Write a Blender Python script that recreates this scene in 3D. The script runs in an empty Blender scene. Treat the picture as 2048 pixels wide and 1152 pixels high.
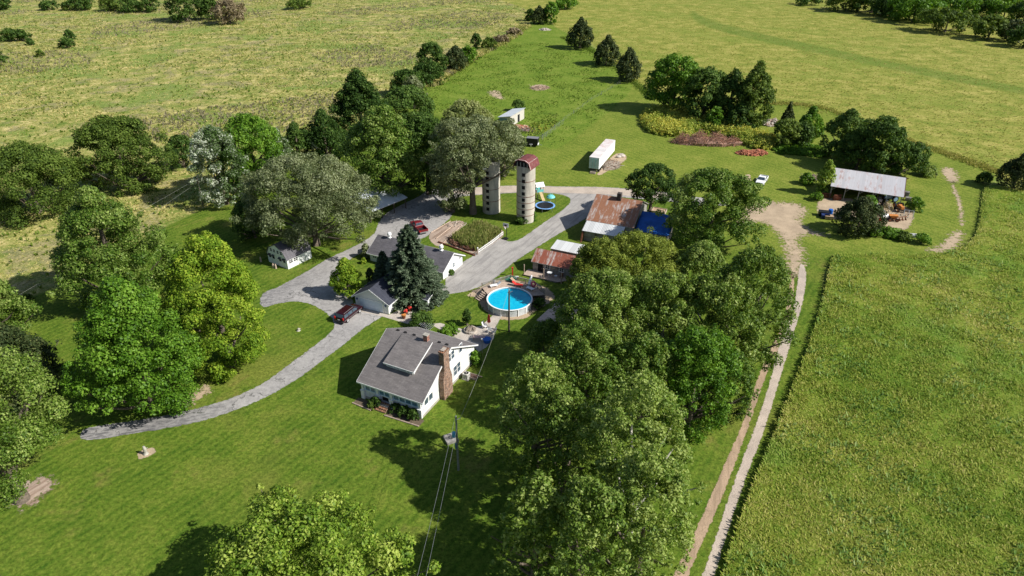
import bpy, math, random
import numpy as np
from mathutils import Vector, Matrix
R = math.radians
random.seed(7)
C = bpy.context.scene.collection
SC = bpy.context.scene

# ------------------------------------------------------------------ camera, sky, sun, exposure
FPX, CAMH, PITCH = 1366.0, 60.0, R(30)
cam = bpy.data.objects.new('camera', bpy.data.cameras.new('camera')); C.objects.link(cam)
cam.location = (0, 0, CAMH); cam.rotation_euler = (R(90) - PITCH, 0, 0)
cam.data.sensor_width = 36.0; cam.data.lens = 36.0 * FPX / 2048.0
cam.data.clip_start = 0.5; cam.data.clip_end = 6000
SC.camera = cam
SUN_EL, SUN_AZ = R(40), R(-17)          # azimuth counter-clockwise from +X
S = Vector((math.cos(SUN_EL) * math.cos(SUN_AZ), math.cos(SUN_EL) * math.sin(SUN_AZ), math.sin(SUN_EL)))
wd = bpy.data.worlds.new('World'); SC.world = wd; wd.use_nodes = True
wn = wd.node_tree.nodes; bg = wn['Background']
sk = wn.new('ShaderNodeTexSky'); sk.sky_type = 'NISHITA'; sk.sun_disc = False
sk.sun_elevation = SUN_EL; sk.sun_rotation = math.atan2(S.x, S.y); sk.altitude = 300
wd.node_tree.links.new(sk.outputs[0], bg.inputs[0]); bg.inputs[1].default_value = 0.075
sl = bpy.data.lights.new('sun', 'SUN'); sl.energy = 4.8; sl.angle = R(0.5); sl.color = (1.0, 0.96, 0.88)
so = bpy.data.objects.new('sun', sl); C.objects.link(so); so.location = (200, -60, 200)
so.rotation_euler = S.to_track_quat('Z', 'Y').to_euler()
SC.view_settings.view_transform = 'Standard'; SC.view_settings.look = 'None'
SC.view_settings.gamma = 1.0; SC.view_settings.exposure = 0.44
SC.cycles.max_bounces = 6; SC.cycles.diffuse_bounces = 3; SC.cycles.transparent_max_bounces = 6

# ------------------------------------------------------------------ surveying: photo pixel -> point at height z
cP, sP = math.cos(PITCH), math.sin(PITCH)
def P(x, y, z=0.0):
    u = (x - 1024) / FPX; v = (576 - y) / FPX
    d = (u, cP + v * sP, -sP + v * cP); t = (z - CAMH) / d[2]
    return Vector((d[0] * t, d[1] * t, z))
def depth_of(p): return p[1] * cP - (p[2] - CAMH) * sP
def pix(p):
    d = depth_of(p); up = p[1] * sP + (p[2] - CAMH) * cP
    return 1024 + FPX * p[0] / d, 576 - FPX * up / d

# ------------------------------------------------------------------ materials
MAT = {}
class NT:
    def __init__(s, name):
        s.m = bpy.data.materials.new(name); s.m.use_nodes = True; s.t = s.m.node_tree
        s.n = s.t.nodes; s.bsdf = s.n['Principled BSDF']; s.out = s.n['Material Output']
    def nd(s, t, **k):
        x = s.n.new(t)
        for a, v in k.items(): setattr(x, a, v)
        return x
    def ln(s, a, b): s.t.links.new(a, b)
    def pos(s):
        g = s.nd('ShaderNodeNewGeometry'); return g.outputs['Position']
    def obj(s):
        g = s.nd('ShaderNodeTexCoord'); return g.outputs['Object']
    def noise(s, vec, scale, detail=3, rough=.55, dist=0.0):
        x = s.nd('ShaderNodeTexNoise'); x.inputs['Scale'].default_value = scale; x.inputs['Detail'].default_value = detail
        x.inputs['Roughness'].default_value = rough; x.inputs['Distortion'].default_value = dist
        if vec is not None: s.ln(vec, x.inputs['Vector'])
        return x.outputs['Fac']
    def mapv(s, vec, sc=(1, 1, 1), rot=(0, 0, 0)):
        if any(rot):      # turn first, then stretch along the turned axes
            r = s.nd('ShaderNodeMapping'); r.inputs['Rotation'].default_value = rot; s.ln(vec, r.inputs['Vector']); vec = r.outputs[0]
        x = s.nd('ShaderNodeMapping'); x.inputs['Scale'].default_value = sc; s.ln(vec, x.inputs['Vector']); return x.outputs[0]
    def ramp(s, fac, stops):
        x = s.nd('ShaderNodeValToRGB'); e = x.color_ramp.elements
        while len(e) < len(stops): e.new(0.5)
        for i, (p, c) in enumerate(stops):
            e[i].position = p; e[i].color = (*c, 1) if len(c) == 3 else c
        s.ln(fac, x.inputs[0]); return x.outputs[0]
    def mr(s, v, a, b, c=0.0, d=1.0, smooth=True):
        x = s.nd('ShaderNodeMapRange'); x.interpolation_type = 'SMOOTHSTEP' if smooth else 'LINEAR'
        for i, k in zip((1, 2, 3, 4), (a, b, c, d)): x.inputs[i].default_value = k
        s.ln(v, x.inputs[0]); return x.outputs[0]
    def math(s, op, a, b=None):
        x = s.nd('ShaderNodeMath', operation=op)
        for i, k in enumerate((a, b)):
            if k is None: continue
            if isinstance(k, (int, float)): x.inputs[i].default_value = k
            else: s.ln(k, x.inputs[i])
        return x.outputs[0]
    def mix(s, f, a, b, mode='MIX'):
        x = s.nd('ShaderNodeMix', data_type='RGBA', blend_type=mode)
        for i, k in ((0, f), (6, a), (7, b)):
            if isinstance(k, (int, float)): x.inputs[i].default_value = k
            elif isinstance(k, tuple): x.inputs[i].default_value = (*k, 1)
            else: s.ln(k, x.inputs[i])
        return x.outputs[2]
    def attr(s, name):
        x = s.nd('ShaderNodeAttribute', attribute_name=name); return x.outputs['Fac']
    def bump(s, h, dist, strength=1.0):
        x = s.nd('ShaderNodeBump'); x.inputs['Distance'].default_value = dist; x.inputs['Strength'].default_value = strength
        s.ln(h, x.inputs['Height']); s.ln(x.outputs[0], s.bsdf.inputs['Normal']); return x.outputs[0]
    def col(s, c, rough=.8, spec=.3):
        if isinstance(c, tuple): s.bsdf.inputs['Base Color'].default_value = (*c, 1)
        else: s.ln(c, s.bsdf.inputs['Base Color'])
        s.bsdf.inputs['Roughness'].default_value = rough; s.bsdf.inputs['Specular IOR Level'].default_value = spec
        return s.m

def mat(name, c, rough=.7, metal=0.0, var=.18, scale=2.0, bump=0.0, spec=.3, dirt=None):
    """painted / plain surface with mottling and optional grime"""
    if name in MAT: return MAT[name]
    t = NT(name); v = t.obj(); n = t.noise(v, scale, 4)
    lo = tuple(max(0, k * (1 - var)) for k in c); hi = tuple(min(1, k * (1 + var)) for k in c)
    col = t.ramp(n, [(.3, lo), (.7, hi)])
    if dirt:
        n2 = t.noise(v, scale * .45, 5, .65); col = t.mix(t.mr(n2, .55, .75, 0, .7), col, dirt)
    t.col(col, rough, spec); t.bsdf.inputs['Metallic'].default_value = metal
    if bump: t.bump(t.noise(v, scale * 6, 3), bump)
    MAT[name] = t.m; return t.m

def mat_siding(name, c, pitch=.2, vertical=False, dirt=(.35, .36, .33), da=.35):
    t = NT(name); v = t.obj()
    sep = t.nd('ShaderNodeSeparateXYZ'); t.ln(v, sep.inputs[0])
    ax = t.math('ADD', sep.outputs[0], sep.outputs[1]) if vertical else sep.outputs[2]
    fr = t.math('FRACT', t.math('DIVIDE', ax, pitch))
    n = t.noise(t.mapv(v, (1, 1, .25)), 1.3, 5, .65)
    col = t.mix(t.mr(n, .5, .8, 0, da), c, dirt)
    col = t.mix(t.math('MULTIPLY', t.mr(fr, .0, .12, 1, 0), .35), col, tuple(k * .45 for k in c))
    t.col(col, .6, .3); t.bump(fr, .02, .6)
    MAT[name] = t.m; return t.m

def mat_shingle(name, c):
    t = NT(name); v = t.obj()
    br = t.nd('ShaderNodeTexBrick'); br.inputs['Scale'].default_value = 1.0
    br.inputs['Brick Width'].default_value = .9; br.inputs['Row Height'].default_value = .16; br.inputs['Mortar Size'].default_value = .012
    br.inputs['Color1'].default_value = (*[k * .86 for k in c], 1); br.inputs['Color2'].default_value = (*[k * 1.14 for k in c], 1)
    br.inputs['Mortar'].default_value = (*[k * .55 for k in c], 1); br.offset = .5
    t.ln(v, br.inputs['Vector'])
    n = t.noise(v, .8, 5, .6); col = t.mix(1.0, br.outputs['Color'], t.ramp(n, [(.25, (.78, .77, .78)), (.75, (1.16, 1.14, 1.12))]), 'MULTIPLY')
    n2 = t.noise(t.mapv(v, (5, .4, .4)), 1.0, 3); col = t.mix(t.mr(n2, .58, .75, 0, .35), col, tuple(k * .6 for k in c))
    t.col(col, .9, .2); t.bump(t.noise(v, 14, 2), .02)
    MAT[name] = t.m; return t.m

def mat_metal_roof(name, c, rust, amount, pitch=.6, along='x', rust2=None):
    """corrugated sheets: ribs across `along`, rust stains running down the slope"""
    t = NT(name); v = t.obj(); sep = t.nd('ShaderNodeSeparateXYZ'); t.ln(v, sep.inputs[0])
    a = sep.outputs[0] if along == 'x' else sep.outputs[1]
    fr = t.math('FRACT', t.math('DIVIDE', a, pitch))
    seam = t.mr(fr, .0, .1, 1, 0)
    panel = t.nd('ShaderNodeTexWhiteNoise', noise_dimensions='1D'); t.ln(t.math('FLOOR', t.math('DIVIDE', a, pitch)), panel.inputs['W'])
    st = (2.2, .45, .45) if along == 'x' else (.45, 2.2, .45)
    n = t.noise(t.mapv(v, st), 1.2, 6, .68); n2 = t.noise(v, .35, 4, .6)
    f = t.math('ADD', t.math('MULTIPLY', n, .62), t.math('MULTIPLY', n2, .42))
    f = t.math('ADD', f, t.math('MULTIPLY', t.math('SUBTRACT', panel.outputs[0], .5), .12))
    mask = t.mr(f, 1 - amount - .09, 1 - amount + .09)
    rc = t.mix(t.noise(v, 3.0, 4), rust, rust2 or tuple(k * 1.7 for k in rust))
    base = t.mix(panel.outputs[0], tuple(k * .88 for k in c), tuple(min(1, k * 1.08) for k in c))
    col = t.mix(mask, base, rc)
    col = t.mix(t.math('MULTIPLY', seam, .45), col, tuple(k * .4 for k in c))
    t.col(col, .55, .4)
    w = t.nd('ShaderNodeMath', operation='SINE'); t.ln(t.math('MULTIPLY', a, 6.2832 / pitch * 3), w.inputs[0])
    t.bump(w.outputs[0], .03, .5)
    MAT[name] = t.m; return t.m

def mat_brick(name, c1, c2, mortar=(.4, .37, .33)):
    t = NT(name); v = t.obj()
    # use (x+y, z) so that bricks course horizontally on every vertical face
    sep = t.nd('ShaderNodeSeparateXYZ'); t.ln(v, sep.inputs[0]); cmb = t.nd('ShaderNodeCombineXYZ')
    t.ln(t.math('ADD', sep.outputs[0], sep.outputs[1]), cmb.inputs[0]); t.ln(sep.outputs[2], cmb.inputs[1])
    br = t.nd('ShaderNodeTexBrick'); br.inputs['Scale'].default_value = 1; br.inputs['Brick Width'].default_value = .32
    br.inputs['Row Height'].default_value = .13; br.inputs['Mortar Size'].default_value = .018
    br.inputs['Color1'].default_value = (*c1, 1); br.inputs['Color2'].default_value = (*c2, 1); br.inputs['Mortar'].default_value = (*mortar, 1)
    t.ln(cmb.outputs[0], br.inputs['Vector'])
    n = t.noise(v, 2.2, 4, .7); col = t.mix(1.0, br.outputs['Color'], t.ramp(n, [(.35, (.5, .48, .46)), (.62, (1.35, 1.3, 1.25))]), 'MULTIPLY')
    t.col(col, .9, .2)
    MAT[name] = t.m; return t.m

def mat_concrete(name, c, bands=0.0):
    t = NT(name); v = t.obj(); n = t.noise(t.mapv(v, (1, 1, .3)), .9, 6, .65); n2 = t.noise(v, 4, 4)
    col = t.ramp(n, [(.28, tuple(k * .62 for k in c)), (.55, c), (.8, tuple(min(1, k * 1.2) for k in c))])
    col = t.mix(t.mr(n2, .5, .8, 0, .3), col, tuple(k * .7 for k in c))
    if bands:
        sep = t.nd('ShaderNodeSeparateXYZ'); t.ln(v, sep.inputs[0])
        fr = t.math('FRACT', t.math('DIVIDE', sep.outputs[2], bands)); col = t.mix(t.mr(fr, 0, .07, .4, 0), col, tuple(k * .4 for k in c))
    t.col(col, .9, .2); t.bump(n2, .02); MAT[name] = t.m; return t.m

def mat_leaf(name, cols, transl=.32, gloss=.45, spec=.2, tr_tint=(1.25, 1.2, .5)):
    """cols: three colours by the leaf's own tint"""
    t = NT(name); a = t.attr('tint')
    col = t.ramp(a, [(.1, cols[0]), (.5, cols[1]), (.92, cols[2])])
    t.col(col, gloss, spec)
    tr = t.nd('ShaderNodeBsdfTranslucent'); t.ln(t.mix(1.0, col, tr_tint, 'MULTIPLY'), tr.inputs[0])
    mx = t.nd('ShaderNodeMixShader'); mx.inputs[0].default_value = transl
    t.ln(t.bsdf.outputs[0], mx.inputs[1]); t.ln(tr.outputs[0], mx.inputs[2]); t.ln(mx.outputs[0], t.out.inputs['Surface'])
    MAT[name] = t.m; return t.m

M_WHITE = mat_siding('white_siding', (.76, .77, .76)); M_WHITEB = mat_siding('weathered_white_boards', (.80, .81, .80), .25, False, (.36, .36, .33), .4)
M_TRIM = mat('white_trim', (.8, .8, .79), .5, var=.06); M_PAINTBL = mat('pale_blue_paint', (.52, .66, .76), .6, var=.1)
M_SHING = mat_shingle('grey_shingles', (.195, .18, .178)); M_SHING2 = mat_shingle('dark_shingles', (.135, .13, .145))
M_SHINGD = mat_shingle('charcoal_shingles', (.05, .055, .075))
M_BRICK = mat_brick('brown_brick', (.27, .125, .065), (.13, .055, .03)); M_BRICKR = mat_brick('red_brick', (.34, .09, .05), (.26, .06, .04))
M_GLASS = mat('window_glass', (.06, .09, .12), .08, var=.3, spec=.6); M_GLASSB = mat('sky_tinted_porch_glass', (.10, .19, .27), .12, var=.3, spec=.6); M_DARK = mat('dark_opening', (.012, .012, .014), .9)  # porch panes: bluish reflection of the shaded front put into the glass colour
M_CONC = mat_concrete('aged_concrete', (.40, .375, .33)); M_SILO = mat_concrete('silo_staves', (.53, .49, .42), .75)
M_RUSTROOF = mat_metal_roof('rusty_barn_roof', (.52, .49, .47), (.22, .085, .045), .57, .55, 'x', (.36, .17, .09))
M_RUSTROOF2 = mat_metal_roof('rusty_shed_roof', (.55, .5, .47), (.24, .06, .035), .56, .62, 'x', (.34, .11, .06))
M_TINROOF = mat_metal_roof('tin_roof', (.50, .49, .51), (.33, .21, .19), .40, .5, 'x', (.45, .33, .31)); M_TINROOF2 = mat_metal_roof('galvanised_roof', (.58, .62, .66), (.3, .26, .22), .25, .6)
M_WHITEROOF = mat_metal_roof('white_metal_roof', (.60, .61, .61), (.4, .36, .32), .24, .9)
M_TARP = mat('blue_tarp', (.02, .12, .45), .5, var=.3, scale=.7, bump=.05)
M_REDMETAL = mat('dark_red_roof_metal', (.16, .048, .048), .6, var=.25, dirt=(.24, .14, .12)); M_WOOD = mat('weathered_wood', (.30, .25, .2), .85, var=.35, scale=3, bump=.02)
M_WOODG = mat('grey_barn_wood', (.27, .255, .235), .9, var=.4, scale=2.5, bump=.03); M_WOODT = mat('tan_deck_wood', (.44, .34, .27), .85, var=.25, scale=3)
M_POLE = mat('pole_wood', (.09, .07, .055), .9, var=.3, scale=4); M_POLEG = mat('grey_pole_wood', (.24, .25, .22), .9, var=.3, scale=4)
M_BLACK = mat('black_paint', (.015, .015, .017), .45); M_RUBBER = mat('tyre_rubber', (.02, .02, .02), .9); M_RUST = mat('rusted_steel', (.17, .065, .035), .9, var=.5, scale=4)
M_STEEL = mat('grey_steel', (.38, .39, .4), .45, .6, var=.15); M_RED = mat('red_paint', (.55, .04, .03), .45); M_BLUE = mat('blue_plastic', (.02, .13, .5), .4)
M_ORANGE = mat('faded_orange_paint', (.52, .2, .05), .6, var=.3); M_TEAL = mat('turquoise_plastic', (.16, .55, .55), .5); M_GREENP = mat('green_plastic', (.05, .2, .14), .6)
M_PLASTICW = mat('white_plastic', (.82, .82, .82), .4, var=.05); M_TIRERIM = mat('alloy_rim', (.62, .62, .63), .3, .5); M_MAROON = mat('maroon_car_paint', (.035, .005, .010), .18, .2, var=.05, spec=.6)
M_CARWHITE = mat('white_car_paint', (.82, .83, .84), .3, var=.04, spec=.5); M_CARRED = mat('red_truck_paint', (.15, .012, .016), .3, var=.08, spec=.5)
M_LAMPRED = mat('red_lamp_lens', (.6, .02, .02), .2); M_LAMPW = mat('clear_lamp_lens', (.75, .76, .78), .15); M_CHAR = mat('charcoal_fabric', (.06, .06, .065), .9)
M_TAN = mat('tan_canvas', (.42, .3, .2), .9, var=.3); M_PINK = mat('pink_vinyl', (.68, .12, .2), .4); M_DIRT = mat('bare_dirt', (.40, .29, .2), .95, var=.3, scale=1.2, bump=.05)
M_REDDIRT = mat('red_dirt', (.34, .13, .075), .95, var=.4, scale=1.5, bump=.08); M_TWIG = mat('dead_twigs', (.2, .12, .09), .95, var=.5, scale=3); M_STONE = mat('pale_rubble', (.45, .40, .35), .9, var=.35, scale=2)
M_BARK = mat('grey_brown_bark', (.13, .105, .08), .95, var=.4, scale=5, bump=.03); M_BARKP = mat('pale_bark', (.38, .36, .31), .9, var=.35, scale=3)

# ------------------------------------------------------------------ mesh helpers
class MB:
    def __init__(s): s.v = []; s.f = []; s.mi = []; s.cur = 0
    def add(s, vs, fs):
        o = len(s.v); s.v += [tuple(p) for p in vs]
        for f in fs: s.f.append([i + o for i in f]); s.mi.append(s.cur)
        return s
    def box(s, x0, x1, y0, y1, z0, z1, M=None):
        vs = [Vector((x, y, z)) for z in (z0, z1) for x, y in ((x0, y0), (x1, y0), (x1, y1), (x0, y1))]
        if M is not None: vs = [M @ p for p in vs]
        return s.add(vs, [(3, 2, 1, 0), (4, 5, 6, 7), (0, 1, 5, 4), (1, 2, 6, 5), (2, 3, 7, 6), (3, 0, 4, 7)])
    def prism(s, poly, d, M=None):
        """poly: 3-D points of one face, extruded by vector d"""
        n = len(poly); a = [Vector(p) for p in poly]; b = [p + Vector(d) for p in a]
        vs = a + b
        if M is not None: vs = [M @ p for p in vs]
        return s.add(vs, [tuple(range(n))[::-1], tuple(range(n, 2 * n))] + [(i, (i + 1) % n, n + (i + 1) % n, n + i) for i in range(n)])
    def quad(s, *p): return s.add(p, [tuple(range(len(p)))])
    def tube(s, pts, rad, n=8, cap=True):
        pts = [Vector(p) for p in pts]; k = len(pts)
        if not isinstance(rad, (list, tuple)): rad = [rad] * k
        vs = []; fs = []
        for i, p in enumerate(pts):
            d = (pts[min(i + 1, k - 1)] - pts[max(i - 1, 0)])
            d = d.normalized() if d.length > 1e-9 else Vector((0, 0, 1))
            u = d.cross(Vector((0, 0, 1))) if abs(d.z) < .95 else d.cross(Vector((1, 0, 0)))
            u.normalize(); w = d.cross(u)
            for j in range(n):
                a = 2 * math.pi * j / n; vs.append(p + (u * math.cos(a) + w * math.sin(a)) * rad[i])
        for i in range(k - 1):
            for j in range(n): fs.append((i * n + j, i * n + (j + 1) % n, (i + 1) * n + (j + 1) % n, (i + 1) * n + j))
        if cap: fs += [tuple(range(n)), tuple(range((k - 1) * n, k * n))[::-1]]
        return s.add(vs, fs)
    def ring(s, c, r0, r1, z0, z1, n=48, a0=0, a1=2 * math.pi):
        vs = []; fs = []; full = abs(a1 - a0 - 2 * math.pi) < 1e-6; m = n if full else n + 1
        for i in range(m):
            a = a0 + (a1 - a0) * i / n; ca, sa = math.cos(a), math.sin(a)
            for r, z in ((r0, z0), (r1, z0), (r1, z1), (r0, z1)): vs.append((c[0] + r * ca, c[1] + r * sa, z))
        for i in range(n):
            j = (i + 1) % m
            for q in range(4): fs.append((i * 4 + q, j * 4 + q, j * 4 + (q + 1) % 4, i * 4 + (q + 1) % 4))
        return s.add(vs, fs)
    def disc(s, c, r, z, n=48): return s.add([(c[0] + r * math.cos(2 * math.pi * i / n), c[1] + r * math.sin(2 * math.pi * i / n), z) for i in range(n)], [tuple(range(n))])
    def blob(s, c, rx, ry, rz, nu=12, nv=7, jit=.15, seed=0):
        rn = random.Random(seed); vs = [(c[0], c[1], c[2] - rz)]; fs = []
        for i in range(1, nv):
            t = -math.pi / 2 + math.pi * i / nv
            for j in range(nu):
                a = 2 * math.pi * j / nu; k = 1 + rn.uniform(-jit, jit)
                vs.append((c[0] + rx * math.cos(t) * math.cos(a) * k, c[1] + ry * math.cos(t) * math.sin(a) * k, c[2] + rz * math.sin(t) * k))
        vs.append((c[0], c[1], c[2] + rz)); top = len(vs) - 1
        for j in range(nu): fs.append((0, 1 + (j + 1) % nu, 1 + j)); fs.append((top, top - nu + j, top - nu + (j + 1) % nu))
        for i in range(nv - 2):
            for j in range(nu): fs.append((1 + i * nu + j, 1 + i * nu + (j + 1) % nu, 1 + (i + 1) * nu + (j + 1) % nu, 1 + (i + 1) * nu + j))
        return s.add(vs, fs)
    def build(s, name, mats, parent=None, smooth=False, bevel=0.0):
        me = bpy.data.meshes.new(name); me.from_pydata(s.v, [], s.f)
        if not isinstance(mats, (list, tuple)): mats = [mats]
        for m in mats: me.materials.append(m)
        if len(mats) > 1: me.polygons.foreach_set('material_index', s.mi)
        if smooth: me.polygons.foreach_set('use_smooth', [True] * len(me.polygons))
        me.update(); o = bpy.data.objects.new(name, me); C.objects.link(o)
        if parent is not None: o.parent = parent
        if bevel:
            b = o.modifiers.new('bevel', 'BEVEL'); b.width = bevel; b.segments = 2; b.limit_method = 'ANGLE'
        return o

def tag(o, label, cat, group=None, kind=None):
    if label: o['label'] = label
    if cat: o['category'] = cat
    if group: o['group'] = group
    if kind: o['kind'] = kind
    return o
def thing(name, label, cat, loc=(0, 0, 0), rz=0.0, group=None):
    o = bpy.data.objects.new(name, None); C.objects.link(o); o.location = loc; o.rotation_euler = (0, 0, rz); o.empty_display_size = .3
    return tag(o, label, cat, group)
def structure(o, kind='structure', label=None, cat=None):
    o['kind'] = kind
    return tag(o, label, cat)
def np_mesh(name, V, Fq, m, parent=None, tint=None, k=4):
    """fast mesh: V (n,3), Fq (m,k) indices"""
    me = bpy.data.meshes.new(name); n = len(V); f = len(Fq)
    me.vertices.add(n); me.vertices.foreach_set('co', np.ascontiguousarray(V, dtype=np.float32).ravel())
    me.loops.add(f * k); me.loops.foreach_set('vertex_index', np.ascontiguousarray(Fq, dtype=np.int32).ravel())
    me.polygons.add(f); me.polygons.foreach_set('loop_start', np.arange(0, f * k, k, dtype=np.int32))
    me.polygons.foreach_set('loop_total', np.full(f, k, dtype=np.int32))
    if tint is not None:
        a = me.attributes.new('tint', 'FLOAT', 'POINT'); a.data.foreach_set('value', np.ascontiguousarray(tint, dtype=np.float32))
    me.update(); me.validate(); me.materials.append(m)
    o = bpy.data.objects.new(name, me); C.objects.link(o)
    if parent is not None: o.parent = parent
    return o
def copy_tree(o, parent=None):
    c = o.copy(); C.objects.link(c)
    if parent is not None: c.parent = parent
    for ch in list(o.children): copy_tree(ch, c)
    return c

# ------------------------------------------------------------------ ground
def smooth_poly(px, n=6, jit=.0, seed=1, closed=True, z=0.0, world=False):
    pts = [Vector(p) if world else P(*p) for p in px]; out = []; k = len(pts); rn = random.Random(seed); jit *= .55
    for i in range(k if closed else k - 1):
        p0, p1, p2, p3 = (pts[(i + d) % k] if closed else pts[min(max(i + d, 0), k - 1)] for d in (-1, 0, 1, 2))
        m = max(n, int((p2 - p1).length / .35)) if jit else n
        for j in range(m):
            t = j / m
            q = .5 * ((2 * p1) + (p2 - p0) * t + (2 * p0 - 5 * p1 + 4 * p2 - p3) * t * t + (3 * p1 - p0 - 3 * p2 + p3) * t ** 3)
            out.append(Vector((q.x + rn.uniform(-jit, jit), q.y + rn.uniform(-jit, jit), z)))
    if not closed: out.append(Vector((pts[-1].x, pts[-1].y, z)))
    return out
def sdf(X, Y, poly):
    """signed distance, positive inside"""
    px = np.array([p[0] for p in poly]); py = np.array([p[1] for p in poly]); d = np.full(X.shape, 1e9); ins = np.zeros(X.shape, bool)
    for i in range(len(px)):
        x0, y0 = px[i], py[i]; x1, y1 = px[(i + 1) % len(px)], py[(i + 1) % len(px)]
        ex, ey = x1 - x0, y1 - y0; L = ex * ex + ey * ey + 1e-12
        t = np.clip(((X - x0) * ex + (Y - y0) * ey) / L, 0, 1)
        d = np.minimum(d, np.hypot(X - x0 - t * ex, Y - y0 - t * ey))
        if y1 != y0: ins ^= ((y0 > Y) != (y1 > Y)) & (X < (x1 - x0) * (Y - y0) / (y1 - y0) + x0)
    return np.where(ins, d, -d)
def sheet(name, px, z, m, n=6, jit=.12, seed=1, smooth=True):
    """thin ground covering. jit > 0: a fine grid whose broken edge is cut by the material; otherwise a clean-cornered slab"""
    if not smooth or jit == 0:
        pts = [P(*p) + Vector((0, 0, z)) for p in px]
        return structure(MB().add(pts, [tuple(range(len(pts)))]).build(name, m))
    poly = [(q.x, q.y) for q in smooth_poly(px, n)]; cell = .3; pad = 1.3
    xs_, ys_ = [q[0] for q in poly], [q[1] for q in poly]
    gx = np.arange(min(xs_) - pad, max(xs_) + pad, cell); gy = np.arange(min(ys_) - pad, max(ys_) + pad, cell); X, Y = np.meshgrid(gx, gy); sd = sdf(X.ravel(), Y.ravel(), poly)
    i = np.arange((len(gy) - 1) * (len(gx) - 1)); r, c = i // (len(gx) - 1), i % (len(gx) - 1); a = r * len(gx) + c; w = len(gx)
    q = np.stack([a, a + 1, a + w + 1, a + w], 1); q = q[sd[q].max(1) > -jit * 4 - .1]
    used, inv = np.unique(q, return_inverse=True); V = np.stack([X.ravel(), Y.ravel(), np.full(X.size, z)], 1)[used]
    o = np_mesh(name, V, inv.reshape(-1, 4), m); at = o.data.attributes.new('edge', 'FLOAT', 'POINT'); at.data.foreach_set('value', (sd[used] / max(jit * 4, .1)).astype(np.float32))
    return structure(o)
POLY = dict(
 lawn=[(-150, 700), (70, 592), (150, 560), (300, 470), (360, 440), (430, 405), (480, 380), (560, 330), (690, 290), (800, 215), (860, 165), (1050, 50), (1090, 42), (1120, 60), (1180, 90),
       (1250, 150), (1290, 185), (1400, 200), (1530, 203), (1640, 213), (1785, 268), (1900, 308), (2000, 338), (1978, 372), (1966, 420), (1955, 475), (1902, 512), (1840, 520), (1668, 522),
       (1642, 640), (1572, 830), (1452, 1152), (1410, 1320), (-300, 1320)],
 past=[(800, 215), (860, 165), (1050, 50), (1100, 48), (1180, 98), (1272, 160), (1135, 285), (1080, 292), (990, 300), (880, 230)],
 back=[(990, 380), (1080, 292), (1135, 285), (1275, 165), (1530, 205), (1640, 215), (1785, 270), (1990, 340), (1945, 470), (1840, 508), (1640, 508), (1500, 500), (1300, 380)],
 field=[(1440, 1400), (1440, 1152), (1560, 830), (1630, 645), (1660, 522), (1700, 512), (1840, 512), (1900, 505), (1945, 475), (1958, 420), (1972, 375), (2060, 390), (2400, 480), (2600, 1400)],
 band=[(1385, 22), (1420, 40), (1500, 62), (1600, 84), (1700, 106), (1800, 126), (1900, 146), (2000, 166), (2100, 186), (2100, 198), (1990, 178), (1880, 158), (1770, 136), (1650, 110), (1540, 86), (1440, 62), (1390, 42)],
 oldmeadow=[(1100, 40), (1130, -40), (3000, -40), (3000, 600), (1990, 345), (1785, 270), (1530, 203), (1290, 180), (1180, 85)],
)
POLYW = {k: [tuple(p[:2]) for p in smooth_poly(v, 4)] for k, v in POLY.items()}
def axis(a, b, st, lo, hi, g=1.06):
    v = list(np.arange(a, b, st)); s = st
    while v[-1] < hi: s *= g; v.append(v[-1] + s)
    s = st; w = []; x = a
    while x > lo: s *= g; x -= s; w.append(x)
    return np.array(w[::-1] + v)
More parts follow.
